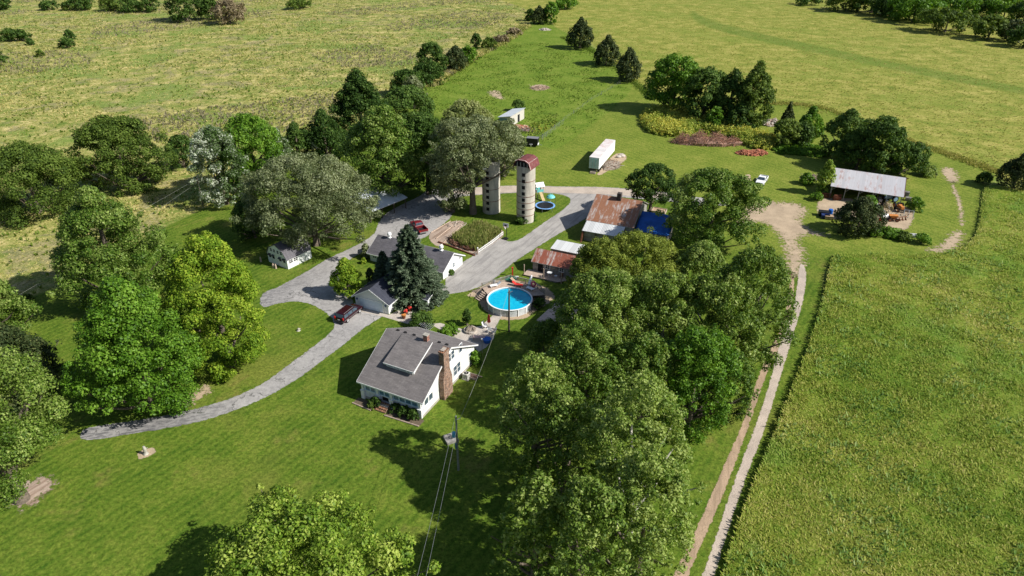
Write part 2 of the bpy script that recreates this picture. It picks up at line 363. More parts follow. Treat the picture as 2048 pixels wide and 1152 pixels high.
def make_ground():
    xs = axis(-110, 130, .8, -2600, 2600); ys = axis(18, 240, .8, -300, 4200)
    X, Y = np.meshgrid(xs, ys); nx, ny = len(xs), len(ys)
    V = np.stack([X.ravel(), Y.ravel(), np.zeros(X.size)], 1)
    i = np.arange((ny - 1) * (nx - 1)); r, c = i // (nx - 1), i % (nx - 1); a = r * nx + c
    o = np_mesh('ground', V, np.stack([a, a + 1, a + nx + 1, a + nx], 1), None, k=4); me = o.data; me.materials.clear()
    for nm in ('lawn', 'past', 'back', 'field', 'oldmeadow', 'band'):
        at = me.attributes.new(nm, 'FLOAT', 'POINT'); at.data.foreach_set('value', np.clip(sdf(X.ravel(), Y.ravel(), POLYW[nm]), -20, 20).astype(np.float32))
    t = NT('grassland'); p = t.pos()
    nA = t.noise(p, .035, 4, .6); nB = t.noise(p, .16, 5, .65); nC = t.noise(p, .9, 5, .75); nD = t.noise(p, 2.6, 5, .85); nE = t.noise(p, .07, 5, .6, 1.2)
    # rough meadow: straw, olive, green and grey-brown stands
    f = t.math('ADD', t.math('MULTIPLY', nB, .55), t.math('MULTIPLY', nC, .45))
    mead = t.ramp(f, [(.37, (.095, .155, .024)), (.46, (.19, .225, .05)), (.53, (.33, .31, .10)), (.61, (.52, .44, .19))])
    mead = t.mix(t.mr(nE, .50, .62, 0, .6), mead, t.ramp(nC, [(.4, (.17, .15, .08)), (.62, (.30, .26, .15))]))
    mead = t.mix(t.mr(nA, .52, .60, 0, .7), mead, t.ramp(nC, [(.35, (.10, .18, .03)), (.65, (.21, .28, .06))]))
    om = t.ramp(f, [(.37, (.115, .165, .022)), (.49, (.22, .235, .044)), (.60, (.35, .32, .09))])
    edge = lambda nm, w, amp: t.mr(t.math('ADD', t.attr(nm), t.math('MULTIPLY', t.math('SUBTRACT', nC, .5), amp)), -w, w)
    om = t.mix(t.mr(t.noise(t.mapv(p, (1, 2.2, 1), (0, 0, R(20))), .02, 4, .6), .5, .62, 0, .5), om, (.16, .215, .032))
    om = t.mix(t.math('MULTIPLY', edge('band', 2.5, 6.0), .6), om, (.09, .16, .022))
    col = t.mix(edge('oldmeadow', 1.2, 4.0), mead, om)
    # mown lawn
    fl = t.math('ADD', t.math('MULTIPLY', nB, .5), t.math('MULTIPLY', nC, .5))
    lawn = t.ramp(fl, [(.38, (.042, .095, .008)), (.5, (.080, .136, .013)), (.61, (.140, .178, .026))])
    lawn = t.mix(t.mr(t.noise(p, .11, 4, .7), .57, .7, 0, .6), lawn, (.21, .18, .05))
    wv = t.nd('ShaderNodeTexWave'); wv.inputs['Scale'].default_value = .28; wv.inputs['Distortion'].default_value = 2.5; wv.inputs['Detail'].default_value = 2; wv.inputs['Detail Scale'].default_value = .3
    t.ln(t.mapv(p, (1, 1, 1), (0, 0, R(35))), wv.inputs['Vector'])
    lawn = t.mix(t.math('MULTIPLY', wv.outputs['Fac'], .42), lawn, (.145, .20, .025))
    lawn = t.mix(t.mr(t.noise(p, .045, 4, .65), .52, .66, 0, .5), lawn, (.17, .18, .035))
    lb = t.ramp(fl, [(.37, (.085, .140, .014)), (.5, (.140, .190, .024)), (.63, (.22, .24, .045))])
    wv2 = t.nd('ShaderNodeTexWave'); wv2.inputs['Scale'].default_value = .2; wv2.inputs['Distortion'].default_value = 1.5; wv2.inputs['Detail'].default_value = 2
    t.ln(t.mapv(p, (1, 1, 1), (0, 0, R(-38))), wv2.inputs['Vector'])
    lb = t.mix(t.math('MULTIPLY', wv2.outputs['Fac'], .3), lb, (.235, .255, .05))
    lawn = t.mix(edge('back', 6.0, 5.0), lawn, lb)
    pas = t.ramp(t.math('ADD', t.math('MULTIPLY', nC, .55), t.math('MULTIPLY', nB, .45)), [(.37, (.075, .140, .014)), (.5, (.13, .195, .022)), (.63, (.20, .24, .045))])
    lawn = t.mix(edge('past', .5, 1.5), lawn, pas)
    col = t.mix(edge('lawn', .5, 1.6), col, lawn)
    col = t.mix(edge('field', .15, .5), col, (.07, .12, .02))
    col = t.mix(1.0, col, t.ramp(nD, [(.37, (.5, .52, .45)), (.5, (1, 1, 1)), (.63, (1.5, 1.42, 1.5))]), 'MULTIPLY')
    t.col(col, .95, .1)
    hb = t.math('ADD', t.math('MULTIPLY', nD, .4), t.math('MULTIPLY', nC, .8)); t.bump(hb, .22, .5)
    me.materials.append(t.m); return structure(o)
make_ground()

def soft_edge(t):
    """cut the covering away along a ragged line where grass grows in"""
    p = t.pos(); n = t.noise(p, 1.1, 5, .8); e = t.math('ADD', t.attr('edge'), t.math('MULTIPLY', t.math('SUBTRACT', n, .5), 2.2))
    tr = t.nd('ShaderNodeBsdfTransparent'); mx = t.nd('ShaderNodeMixShader'); t.ln(t.mr(e, -.12, .12), mx.inputs[0])
    t.ln(tr.outputs[0], mx.inputs[1]); t.ln(t.bsdf.outputs[0], mx.inputs[2]); t.ln(mx.outputs[0], t.out.inputs['Surface'])
def mat_asphalt():
    t = NT('aged_asphalt'); p = t.pos()
    n = t.noise(p, .12, 5, .6); n2 = t.noise(p, 1.6, 5, .7); n3 = t.noise(p, 12, 2, .6)
    col = t.ramp(t.math('ADD', t.math('MULTIPLY', n, .5), t.math('MULTIPLY', n2, .5)), [(.32, (.19, .18, .18)), (.5, (.335, .32, .31)), (.66, (.45, .43, .415))])
    vo = t.nd('ShaderNodeTexVoronoi', feature='DISTANCE_TO_EDGE'); vo.inputs['Scale'].default_value = .22
    ds = t.nd('ShaderNodeVectorMath', operation='ADD'); nv = t.nd('ShaderNodeTexNoise'); nv.inputs['Scale'].default_value = .9; nv.inputs['Detail'].default_value = 4; t.ln(p, nv.inputs['Vector'])
    sc = t.nd('ShaderNodeVectorMath', operation='SCALE'); sc.inputs['Scale'].default_value = 2.2; t.ln(nv.outputs['Color'], sc.inputs[0])
    t.ln(p, ds.inputs[0]); t.ln(sc.outputs[0], ds.inputs[1]); t.ln(ds.outputs[0], vo.inputs['Vector'])
    crack = t.math('MULTIPLY', t.mr(vo.outputs['Distance'], .0, .022, 1, 0), t.mr(n, .42, .55, .15, 1))
    col = t.mix(t.math('MULTIPLY', crack, .75), col, (.05, .05, .045))
    # darker, rougher lower stretch near the road
    sx = t.nd('ShaderNodeSeparateXYZ'); t.ln(p, sx.inputs[0])
    lo = t.mr(t.math('ADD', sx.outputs[0], t.math('MULTIPLY', n2, 8)), -44, -28, 1, 0)
    st = t.noise(t.mapv(p, (.5, 2.2, 1), (0, 0, R(-14))), 1.0, 5, .7)
    col = t.mix(t.math('MULTIPLY', lo, t.mr(st, .42, .56, .85, .15)), col, (.10, .10, .105))
    col = t.mix(1.0, col, t.ramp(n3, [(.3, (.75, .75, .75)), (.7, (1.2, 1.2, 1.2))]), 'MULTIPLY')
    t.col(col, .92, .2); t.bump(n3, .02); soft_edge(t); return t.m
def mat_gravel(name, c, streak=None, rot=0.0, soft=True):
    t = NT(name); p = t.pos(); n = t.noise(p, .35, 5, .65); n2 = t.noise(p, 5, 4, .75)
    col = t.ramp(t.math('ADD', t.math('MULTIPLY', n, .5), t.math('MULTIPLY', n2, .5)), [(.32, tuple(k * .6 for k in c)), (.5, c), (.68, tuple(min(1, k * 1.3) for k in c))])
    if streak:
        s = t.noise(t.mapv(p, (.12, 1.3, 1), (0, 0, rot)), 1.0, 4, .6); col = t.mix(t.mr(s, .47, .62, 0, .75), col, streak)
    t.col(col, .95, .15); t.bump(n2, .05)
    if soft: soft_edge(t)
    return t.m
M_ASPH = mat_asphalt()
M_GRAV = mat_gravel('grey_gravel', (.36, .34, .32), (.25, .237, .228), R(-60)); M_GRAVP = mat_gravel('pale_gravel', (.46, .385, .32)); M_TRACK = mat_gravel('sandy_track', (.41, .295, .20), (.29, .21, .14), R(-75))
M_SOIL = mat_gravel('bare_soil', (.42, .325, .225)); M_PATIO = mat_gravel('concrete_slab', (.46, .41, .36), soft=False); M_MULCH = mat_gravel('dark_mulch_bed', (.13, .10, .07), soft=False); M_BED = mat_gravel('garden_soil', (.40, .31, .25), (.22, .15, .11), R(-60))

sheet('driveway', [(170, 858), (240, 846), (320, 833), (400, 815), (470, 793), (530, 764), (585, 724), (625, 694), (652, 673), (668, 655), (666, 640), (648, 622), (620, 608), (590, 603), (560, 606), (525, 613),
  (525, 588), (560, 572), (610, 545), (655, 518), (700, 497), (735, 478), (745, 470), (752, 462), (758, 444), (775, 425), (806, 408), (835, 394), (858, 380), (880, 378), (905, 378), (915, 400), (905, 425), (898, 438),
  (868, 462), (840, 478), (790, 478), (760, 482), (735, 500), (705, 515), (690, 530), (680, 560), (700, 590), (712, 612), (745, 622), (765, 630), (745, 645), (722, 660), (690, 687), (650, 717),
  (595, 757), (525, 797), (430, 834), (340, 855), (260, 868), (170, 880)], .004, M_ASPH, seed=3)
sheet('gravel_lane', [(872, 590), (890, 570), (895, 545), (930, 522), (960, 503), (985, 488), (1000, 478), (1020, 483), (1040, 478), (1070, 458), (1100, 437), (1125, 420), (1140, 405), (1138, 395), (1115, 388), (1070, 385), (1000, 387), (930, 392),
  (900, 398), (900, 378), (960, 374), (1040, 371), (1120, 373), (1200, 374), (1260, 378), (1340, 385), (1400, 395), (1460, 400), (1470, 410), (1400, 410), (1330, 402), (1250, 395), (1205, 392), (1200, 410), (1180, 430), (1155, 447), (1120, 466), (1070, 497), (1030, 523), (990, 556), (960, 573), (930, 583), (900, 588)],
  .008, M_GRAV, seed=5)
sheet('gravel_lane', [(1000, 386), (940, 389), (905, 384), (960, 375), (1040, 372), (1120, 374), (1200, 375), (1260, 379), (1330, 387), (1330, 397), (1250, 391), (1190, 388), (1120, 386), (1070, 384)], .012, M_GRAVP, seed=6)
sheet('yard_dirt', [(1475, 455), (1500, 412), (1540, 405), (1590, 408), (1610, 420), (1600, 440), (1620, 460), (1650, 470), (1610, 468), (1592, 482), (1604, 500), (1604, 530), (1598, 548), (1576, 548), (1574, 500), (1560, 470), (1530, 445), (1500, 445)], .004, M_SOIL, jit=1.3, seed=8)
sheet('dirt_track', [(1574, 546), (1588, 556), (1580, 640), (1556, 700), (1532, 750), (1498, 850), (1458, 960), (1415, 1060), (1360, 1180), (1335, 1180), (1392, 1060), (1440, 950), (1484, 850), (1520, 745), (1545, 690), (1572, 620), (1580, 560)], .004, M_TRACK, jit=.1, seed=9)
sheet('dirt_track', [(1600, 530), (1612, 545), (1606, 600), (1580, 690), (1556, 770), (1528, 860), (1490, 960), (1450, 1080), (1418, 1180), (1398, 1180), (1430, 1080), (1474, 950), (1512, 850), (1538, 770), (1562, 680), (1590, 600)], .008, M_GRAVP, jit=.1, seed=10)
sheet('dirt_track', [(1885, 340), (1905, 338), (1915, 360), (1900, 365)], .004, M_SOIL, jit=.9, seed=11)
sheet('dirt_track', [(1855, 500), (1880, 492), (1905, 470), (1922, 462), (1920, 480), (1905, 495), (1880, 502)], .004, M_SOIL, jit=.9, seed=12)
sheet('dirt_track', [(1903, 365), (1912, 380), (1922, 410), (1926, 445), (1922, 448), (1918, 415), (1908, 385)], .004, M_SOIL, jit=.5, seed=13)
sheet('patio', [(860, 648), (880, 646), (925, 658), (962, 652), (990, 627), (1003, 633), (990, 655), (988, 677), (972, 695), (957, 704), (945, 690), (900, 670)], .012, M_PATIO, smooth=False)
sheet('patio', [(712, 611), (778, 630), (802, 618), (836, 616), (846, 632), (862, 648), (852, 656), (822, 650), (768, 634), (742, 628), (716, 622)], .012, M_PATIO, smooth=False)
sheet('yard_dirt', [(936, 590), (955, 597), (965, 615), (985, 632), (1010, 640), (1050, 636), (1072, 622), (1105, 600), (1108, 590), (1080, 570), (1000, 560), (960, 575)], .004, M_SOIL, jit=.2, seed=16)
sheet('yard_dirt', [(1638, 400), (1660, 395), (1730, 400), (1800, 410), (1825, 425), (1822, 445), (1805, 460), (1760, 450), (1690, 440), (1640, 432)], .004, M_SOIL, jit=.3, seed=17)
sheet('yard_dirt', [(1197, 344), (1228, 310), (1248, 308), (1252, 318), (1235, 332), (1215, 342), (1200, 350)], .004, M_SOIL, jit=.2, seed=18)
sheet('garden_bed', [(858, 470), (900, 444), (928, 447), (882, 492)], .008, M_BED, jit=.1, seed=19)
sheet('garden_bed', [(896, 480), (956, 446), (1008, 466), (956, 508), (897, 488)], .004, M_BED, jit=.1, seed=20)
sheet('bare_patch', [(276, 908), (285, 900), (305, 896), (311, 902), (300, 912), (280, 918)], .004, M_SOIL, jit=.15, seed=21)
sheet('bare_patch', [(1062, 173), (1080, 169), (1098, 174), (1088, 180), (1066, 180)], .004, M_SOIL, jit=.4, seed=22)
sheet('bare_patch', [(978, 184), (995, 181), (1002, 190), (1006, 198), (990, 195)], .004, M_SOIL, jit=.8, seed=23)
sheet('bare_patch', [(1490, 352), (1500, 350), (1502, 366), (1494, 372)], .004, M_SOIL, jit=.2, seed=24)
sheet('bare_patch', [(20, 985), (60, 962), (105, 960), (90, 985), (50, 1012)], .004, M_BED, jit=.9, seed=25)
sheet('bare_patch', [(352, 812), (372, 796), (402, 778), (420, 772), (412, 788), (390, 802), (372, 812)], .004, M_SOIL, jit=.8, seed=26)

# ------------------------------------------------------------------ building helpers
def frame(p0, p1):
    """base point and heading of a local frame whose x axis runs from p0 to p1"""
    d = p1 - p0; return Vector((p0.x, p0.y, 0)), math.atan2(d.y, d.x), math.hypot(d.x, d.y)
def basis(c, u, n):
    u = Vector(u).normalized(); n = Vector(n).normalized(); w = Vector((0, 0, 1))
    return Matrix(((u.x, n.x, w.x, c[0]), (u.y, n.y, w.y, c[1]), (u.z, n.z, w.z, c[2]), (0, 0, 0, 1)))
def window(par, c, u, n, w, h, cols=1, rows=2, fm=None, name='window', glass=None, fr=.09):
    fm = fm or M_TRIM; M = basis(c, u, n); b = MB()
    b.box(-w / 2 - fr, w / 2 + fr, .004, .06, h / 2, h / 2 + fr, M); b.box(-w / 2 - fr, w / 2 + fr, .004, .09, -h / 2 - fr, -h / 2, M)
    for s in (-1, 1): b.box(*sorted((s * w / 2, s * (w / 2 + fr))), .004, .06, -h / 2, h / 2, M)
    for i in range(1, cols): x = -w / 2 + w * i / cols; b.box(x - .025, x + .025, .022, .05, -h / 2, h / 2, M)
    for j in range(1, rows): z = -h / 2 + h * j / rows; b.box(-w / 2, w / 2, .022, .047, z - .025, z + .025, M)
    f = b.build(name, fm, par); MB().box(-w / 2, w / 2, .004, .02, -h / 2, h / 2, M).build('pane', glass or M_GLASS, f); return f
def door(par, c, u, n, w, h, m, handle=True, name='door'):
    M = basis(c, u, n); d = MB().box(-w / 2, w / 2, .004, .05, 0, h, M).build(name, m, par)
    if handle: MB().box(w * .34, w * .42, .05, .1, h * .46, h * .52, M).build('handle', M_STEEL, d)
    return d
def gable(t, W, D, eave, ridge, ax='x', oe=.4, og=.35, wm=None, rm=None, th=.14, ry=None, tm=None, gapless=True):
    """solid gabled box; ridge along local x (or y). eave = wall height at the eaves, ridge = outer roof height at the ridge"""
    L, S_ = (W, D) if ax == 'x' else (D, W); ry = S_ / 2 if ry is None else ry
    T = (lambda x, y, z: (x, y, z)) if ax == 'x' else (lambda x, y, z: (W - y, x, z))
    s0 = (ridge - eave) / ry; s1 = (ridge - eave) / (S_ - ry)
    g = .005
    prof = [(0, 0), (S_, 0), (S_, eave - th - g), (ry, ridge - th - g), (0, eave - th - g)]
    b = MB(); d = Vector(T(L, 0, 0)) - Vector(T(0, 0, 0)); b.prism([T(0, y, z) for y, z in prof], d); w = b.build('wall', wm, t)
    r = MB(); d = Vector(T(L + og, 0, 0)) - Vector(T(-og, 0, 0))
    r.prism([T(-og, y, z) for y, z in ((-oe, eave - oe * s0), (ry, ridge), (ry, ridge - th), (-oe, eave - oe * s0 - th))], d)
    r.prism([T(-og, y, z) for y, z in ((ry + .002, ridge), (S_ + oe, eave - oe * s1), (S_ + oe, eave - oe * s1 - th), (ry + .002, ridge - th))], d)
    roof = r.build('roof', rm, t)
    # barge boards and fascias
    f = MB()
    for e in (-og - .05, L + og + .004):
        dd = Vector(T(.046, 0, 0)) - Vector(T(0, 0, 0))
        f.prism([T(e, y, z) for y, z in ((-oe, eave - oe * s0 - .01), (ry, ridge - .01), (ry, ridge - th - .07), (-oe, eave - oe * s0 - th - .07))], dd)
        f.prism([T(e, y, z) for y, z in ((ry + .002, ridge - .01), (S_ + oe, eave - oe * s1 - .01), (S_ + oe, eave - oe * s1 - th - .07), (ry + .002, ridge - th - .07))], dd)
    for y0, z in ((-oe - .05, eave - oe * s0), (S_ + oe + .004, eave - oe * s1)):
        dd = Vector(T(L + og, 0, 0)) - Vector(T(-og, 0, 0)); f.prism([T(-og, y, zz) for y, zz in ((y0, z - .02), (y0 + .046, z - .02), (y0 + .046, z - th - .08), (y0, z - th - .08))], dd)
    f.build('trim', tm or M_TRIM, t)
    return w, roof

# ------------------------------------------------------------------ farmhouse
HW, HD = 9.7, 14.1
hb = Vector((-20.48, 73.96, 0)); hr = math.atan2(-.442, .897)
house = thing('farmhouse', 'white two storey farmhouse with grey shingle roof and wide dormer', 'house', hb, hr)
gable(house, HW, HD, 3.06, 6.9, 'x', .42, .42, M_WHITE, M_SHING, .16, 7.2)
MB().box(-.05, HW + .05, -.05, HD + .05, 0, .35).build('foundation', M_CONC, house)
b = MB(); x0, x1 = 2.3, 7.2; yf, zf = 2.25, 5.12
rz = lambda y: 3.06 + y * .533
b.prism([(x0 + .2, yf + .3, rz(yf + .3) - .1), (x0 + .2, yf + .3, zf - .02), (x0 + .2, 7.0, 6.72), (x0 + .2, 7.0, 6.6)], (x1 - x0 - .4, 0, 0)); dm = b.build('dormer', M_WHITE, house)
MB().prism([(x0, yf, zf), (x0, 7.15, 6.93), (x0, 7.15, 6.8), (x0, yf, zf - .14)], (x1 - x0, 0, 0)).build('dormer_roof', M_SHING, dm)
b = MB(); b.prism([(x1 + .004, yf, zf), (x1 + .004, 7.1, 6.92), (x1 + .004, 7.1, 6.7), (x1 + .004, yf, zf - .2)], (.05, 0, 0)); b.box(x0, x1, yf - .055, yf - .004, zf - .2, zf - .02); b.build('dormer_trim', M_TRIM, dm)
for i in range(4): window(dm, (x0 + .9 + i * 1.05, yf + .3, zf - .42), (1, 0, 0), (0, -1, 0), .85, .32, 2, 1)
# glazed front porch
for i, (a, w, n) in enumerate(((1.45, 1.7, 2), (3.75, 1.7, 2), (7.1, 3.9, 4))):
    for k in range(n):
        ww = w / n; window(house, (a - w / 2 + ww * (k + .5), 0, 2.05), (1, 0, 0), (0, -1, 0), ww - .2, .95, 1, 1, M_PAINTBL, glass=M_GLASSB)
for x in (.25, 2.7, 4.95, 9.45):
    b = MB(); b.box(x - .28, x + .28, -.32, -.004, 0, 1.35); b.box(x - .34, x + .34, -.38, -.004, 1.352, 1.45); b.box(x - .16, x + .16, -.22, -.004, 1.452, 2.68); b.build('porch_pillar', M_TRIM, house)
b = MB(); b.box(.0, HW, -.1, -.005, 1.38, 1.47); b.box(0, HW, -.06, -.005, 2.6, 2.72); b.build('porch_rail', M_TRIM, house)
st = MB()
for k in range(4): st.box(2.95, 4.75, -1.6 + k * .33, -.33, .001 + k * .17, .17 + k * .17)
st.build('steps', M_BRICK, house)
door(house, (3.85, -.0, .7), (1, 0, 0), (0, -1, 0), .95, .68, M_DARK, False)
# right-hand gable wall
rw = lambda y, z, w, h, c=1, r=2: window(house, (HW, y, z), (0, 1, 0), (1, 0, 0), w, h, c, r)
rw(7.15, 5.0, .75, 1.3); rw(8.1, 5.0, .75, 1.3); rw(10.2, 4.75, .75, 1.35); rw(8.55, 1.95, .8, 1.55); rw(9.5, 1.95, .8, 1.55); rw(1.0, 2.0, .85, 1.0, 1, 1); rw(2.1, 2.0, .85, 1.0, 1, 1); rw(12.9, 1.75, .85, 1.1)
MB().box(HW + .004, HW + .14, .05, 3.3, 1.36, 1.46).build('sill_band', M_TRIM, house)
lw = lambda y, z, w, h: window(house, (0, y, z), (0, -1, 0), (-1, 0, 0), w, h)
lw(1.4, 2.0, 1.2, 1.0); lw(5.5, 2.0, .8, 1.4); lw(9.5, 2.0, .8, 1.4); lw(6.4, 4.9, .75, 1.3); lw(8.2, 4.9, .75, 1.3)
for x in (2.4, 5.0, 7.6): window(house, (x, HD, 1.9), (-1, 0, 0), (0, 1, 0), .9, 1.3)
# brick chimney stack with sloped shoulder, on the gable wall
b = MB(); b.prism([(HW + .005, 4.25, 0), (HW + .005, 6.5, 0), (HW + .005, 6.5, 2.9), (HW + .005, 6.0, 4.4), (HW + .005, 6.0, 7.5), (HW + .005, 4.65, 7.5), (HW + .005, 4.65, 4.6), (HW + .005, 4.25, 3.4)], (.78, 0, 0))
ch = b.build('brick_chimney', M_BRICK, house)
b = MB(); b.box(HW - .05, HW + .84, 4.6, 6.06, 7.502, 7.65); b.box(HW + .12, HW + .66, 4.9, 5.75, 7.652, 7.8); b.build('chimney_cap', M_BRICK, ch)
rc = MB().box(5.85, 6.5, 6.9, 7.5, 6.4, 7.75).build('ridge_chimney', M_BRICKR, house)
MB().box(5.8, 6.55, 6.85, 7.55, 7.752, 7.87).build('chimney_cap', M_CONC, rc)
for x in (1.1, 2.35, 3.8, 7.9, 9.1): MB().box(x - .2, x + .2, 7.5, 7.85, 6.5, 6.82).build('roof_vent', M_DARK, house)
b = MB(); b.tube([(6.0, 7.62, 6.6), (6.0, 7.62, 9.2)], .025, 6); b.tube([(5.0, 7.62, 9.0), (7.2, 7.62, 9.0)], .02, 5)
for i in range(8): x = 5.05 + i * .29; l = .35 + .07 * i; b.tube([(x, 7.62 - l, 9.02), (x, 7.62 + l, 9.02)], .012, 4)
b.tube([(5.6, 7.2, 8.4), (6.5, 8.0, 8.4)], .015, 4); b.build('tv_antenna', M_STEEL, house)
hl = lambda x, y, z=0: (lambda v: Vector((v.x, v.y, z)))(Matrix.Translation(hb) @ Matrix.Rotation(hr, 4, 'Z') @ Vector((x, y, z)))
# air conditioner and edging beside the wall
ac = thing('air_conditioner', 'cream outdoor air conditioner unit on the grass beside the white farmhouse wall', 'air conditioner', hl(HW + 1.0, 9.9), hr)
MB().box(-.42, .42, -.42, .42, .1, .95).build('casing', mat('cream_metal', (.62, .6, .55), .5), ac, bevel=.03); MB().box(-.55, .55, -.55, .55, .001, .1).build('pad', M_CONC, ac)
b = MB().ring((0, 0), .1, .34, .955, .975, 20); b.build('fan_grille', M_DARK, ac)
for k in range(3):
    b = MB()
    for j in range(7): b.box(-.38, .38, .421, .43, .2 + j * .1, .25 + j * .1, Matrix.Rotation(R(-90 * k), 4, 'Z'))
    b.build('louvre', M_STEEL, ac)
sheet('flower_bed', [pix(hl(x, y)) for x, y in ((-.5, -.4), (-.5, -1.7), (2.7, -1.9), (2.7, -.4))], .004, M_MULCH, smooth=False)
sheet('flower_bed', [pix(hl(x, y)) for x, y in ((4.9, -.4), (4.9, -1.9), (10.2, -1.7), (10.2, -.4))], .004, M_MULCH, smooth=False)
tag(MB().tube([hl(-.5, -1.75, .08), hl(2.7, -1.95, .08)], .09, 6).build('edging_log', M_WOODT), 'weathered edging log along the flower bed left of the farmhouse steps', 'edging')
tag(MB().tube([hl(4.9, -1.95, .08), hl(10.2, -1.75, .08)], .09, 6).build('edging_log', M_WOODT), 'weathered edging log along the shrub bed right of the farmhouse steps', 'edging')
b = MB(); b.tube([hl(10.6, 10.9, .08), hl(12.6, 11.1, .08)], .08, 6); tag(b.build('edging_log', M_WOODT), 'short edging log on the grass behind the air conditioner', 'edging')

# ------------------------------------------------------------------ garage
gb, gr, gw = frame(P(712.5, 611.7), P(778, 629))
gar = thing('garage', 'white garage with blue lit double door and dark gable roof under the spruce', 'garage', gb, gr)
gable(gar, gw, 7.2, 2.25, 4.15, 'y', .45, .35, M_WHITE, M_SHINGD, .12)
dr = MB().box(.9, gw - 1.15, -.05, -.004, .05, 1.85)
for k in range(1, 4): dr.box(.92, gw - 1.17, -.062, -.051, .05 + k * .45 - .015, .05 + k * .45 + .015)
dr.build('garage_door', mat('sky_tinted_door', (.62, .7, .78), .5, var=.06), gar)  # door colour carries the blue skylight of the shaded front
b = MB(); b.box(.72, .89, -.06, -.004, .05, 2.0); b.box(gw - 1.14, gw - .97, -.06, -.004, .05, 2.0); b.box(.72, gw - .97, -.06, -.004, 1.86, 2.02); b.build('door_frame', M_TRIM, gar)
for x in (.38, gw - .5):
    b = MB(); b.tube([(x, -.004, 1.55), (x, -.1, 1.55)], .2, 14); b.build('round_plaque', mat('slate_blue_plaque', (.1, .13, .25)), gar)
b = MB(); b.prism([(3.1, -.03, 3.0), (3.4, -.03, 3.0), (3.32, -.03, 3.2), (3.5, -.03, 3.3), (3.32, -.03, 3.36), (3.25, -.03, 3.6), (3.18, -.03, 3.36), (3.0, -.03, 3.3), (3.18, -.03, 3.2)], (0, .026, 0)); b.build('star_ornament', M_TRIM, gar)
window(gar, (gw, 2.2, 1.35), (0, 1, 0), (1, 0, 0), .8, .9); window(gar, (gw, 4.6, 1.35), (0, 1, 0), (1, 0, 0), .8, .9)
eb, er, ew = frame(P(812, 602.5), P(856.4, 616.5))
ann = thing('garden_shed', 'low white garden shed poking out on the right behind the spruce', 'shed', eb, er)
gable(ann, ew, 2.4, 1.75, 2.15, 'x', .2, .15, M_WHITE, M_SHINGD, .1)
door(ann, (ew * .55, 0, .05), (1, 0, 0), (0, -1, 0), .8, 1.5, M_WOODG)

# ------------------------------------------------------------------ long outbuilding
ob, orr, ow = frame(P(741, 521), P(886.7, 559.6))
out = thing('long_outbuilding', 'long low white outbuilding with grey roof and two white roof ventilators', 'outbuilding', ob, orr)
gable(out, ow, 6.7, 2.05, 3.95, 'x', .5, .35, M_WHITE, M_SHING2, .14)
for x in (2.4, ow - 2.3):
    v = MB(); v.tube([(x, 3.35, 3.7), (x, 3.35, 4.35)], [.2, .2], 12); v.tube([(x, 3.35, 4.36), (x, 3.35, 4.55), (x, 3.35, 4.9), (x, 3.35, 5.05)], [.36, .42, .34, .08], 14); v.box(x - .3, x + .3, 3.05, 3.65, 3.72, 3.98); v.build('roof_ventilator', M_PLASTICW, out, bevel=0)
window(out, (ow, 3.6, 1.35), (0, 1, 0), (1, 0, 0), .55, .8, 1, 2); door(out, (ow, 5.0, .05), (0, 1, 0), (1, 0, 0), .85, 1.8, M_TRIM)
for x in (1.1, 3.4, 6.0, 9.0, 12.5): window(out, (x, 0, 1.2), (1, 0, 0), (0, -1, 0), .8, .7, 2, 1)
MB().box(ow + .004, ow + .12, 5.6, 6.0, 1.7, 1.95).build('wall_lamp', M_STEEL, out)

# ------------------------------------------------------------------ gambrel barn shed
bb, brr, bw = frame(P(538, 523), P(576.9, 538.8))
bs = thing('gambrel_shed', 'small white gambrel roofed shed half hidden under the grey green tree', 'shed', bb, brr)
BL = 5.6; prof = [(0, 0), (bw, 0), (bw, 2.0), (bw * .86, 3.3), (bw * .5, 4.3), (bw * .14, 3.3), (0, 2.0)]
MB().prism([(x, 0, z) for x, z in prof], (0, BL, 0)).build('wall', M_WHITEB, bs)
r = MB()
for (xa, za), (xb, zb) in (((bw + .18, 1.85), (bw * .86, 3.36)), ((bw * .86, 3.36), (bw * .5, 4.38)), ((bw * .5, 4.38), (bw * .14, 3.36)), ((bw * .14, 3.36), (-.18, 1.85))):
    nx, nz = (za - zb), (xb - xa); l = math.hypot(nx, nz); nx, nz = nx / l * -.1, nz / l * -.1
    r.prism([(xa, -.15, za), (xb, -.15, zb), (xb - nx, -.15, zb - nz), (xa - nx, -.15, za - nz)], (0, BL + .3, 0))
r.build('roof', M_SHING2, bs)
for x in (.25, .41, .59, .75): window(bs, (bw * x, 0, 2.9), (1, 0, 0), (0, -1, 0), bw * .1, .6, 1, 2, glass=M_DARK)
for x in (.14, .32, .66, .86):
    window(bs, (bw * x, 0, 1.45), (1, 0, 0), (0, -1, 0), bw * .12, .62, 1, 1, glass=M_DARK)
    MB().prism([(bw * x - .35, -.02, 2.0), (bw * x - .35, -.38, 1.72), (bw * x - .35, -.34, 1.7), (bw * x - .35, -.005, 1.94)], (.7, 0, 0)).build('awning', M_CHAR, bs)
for y in (.8, 1.9): window(bs, (bw, y, 1.35), (0, 1, 0), (1, 0, 0), .8, .65, 2, 2, glass=M_DARK)
door(bs, (bw, 3.6, .05), (0, 1, 0), (1, 0, 0), .9, 1.75, M_TRIM)

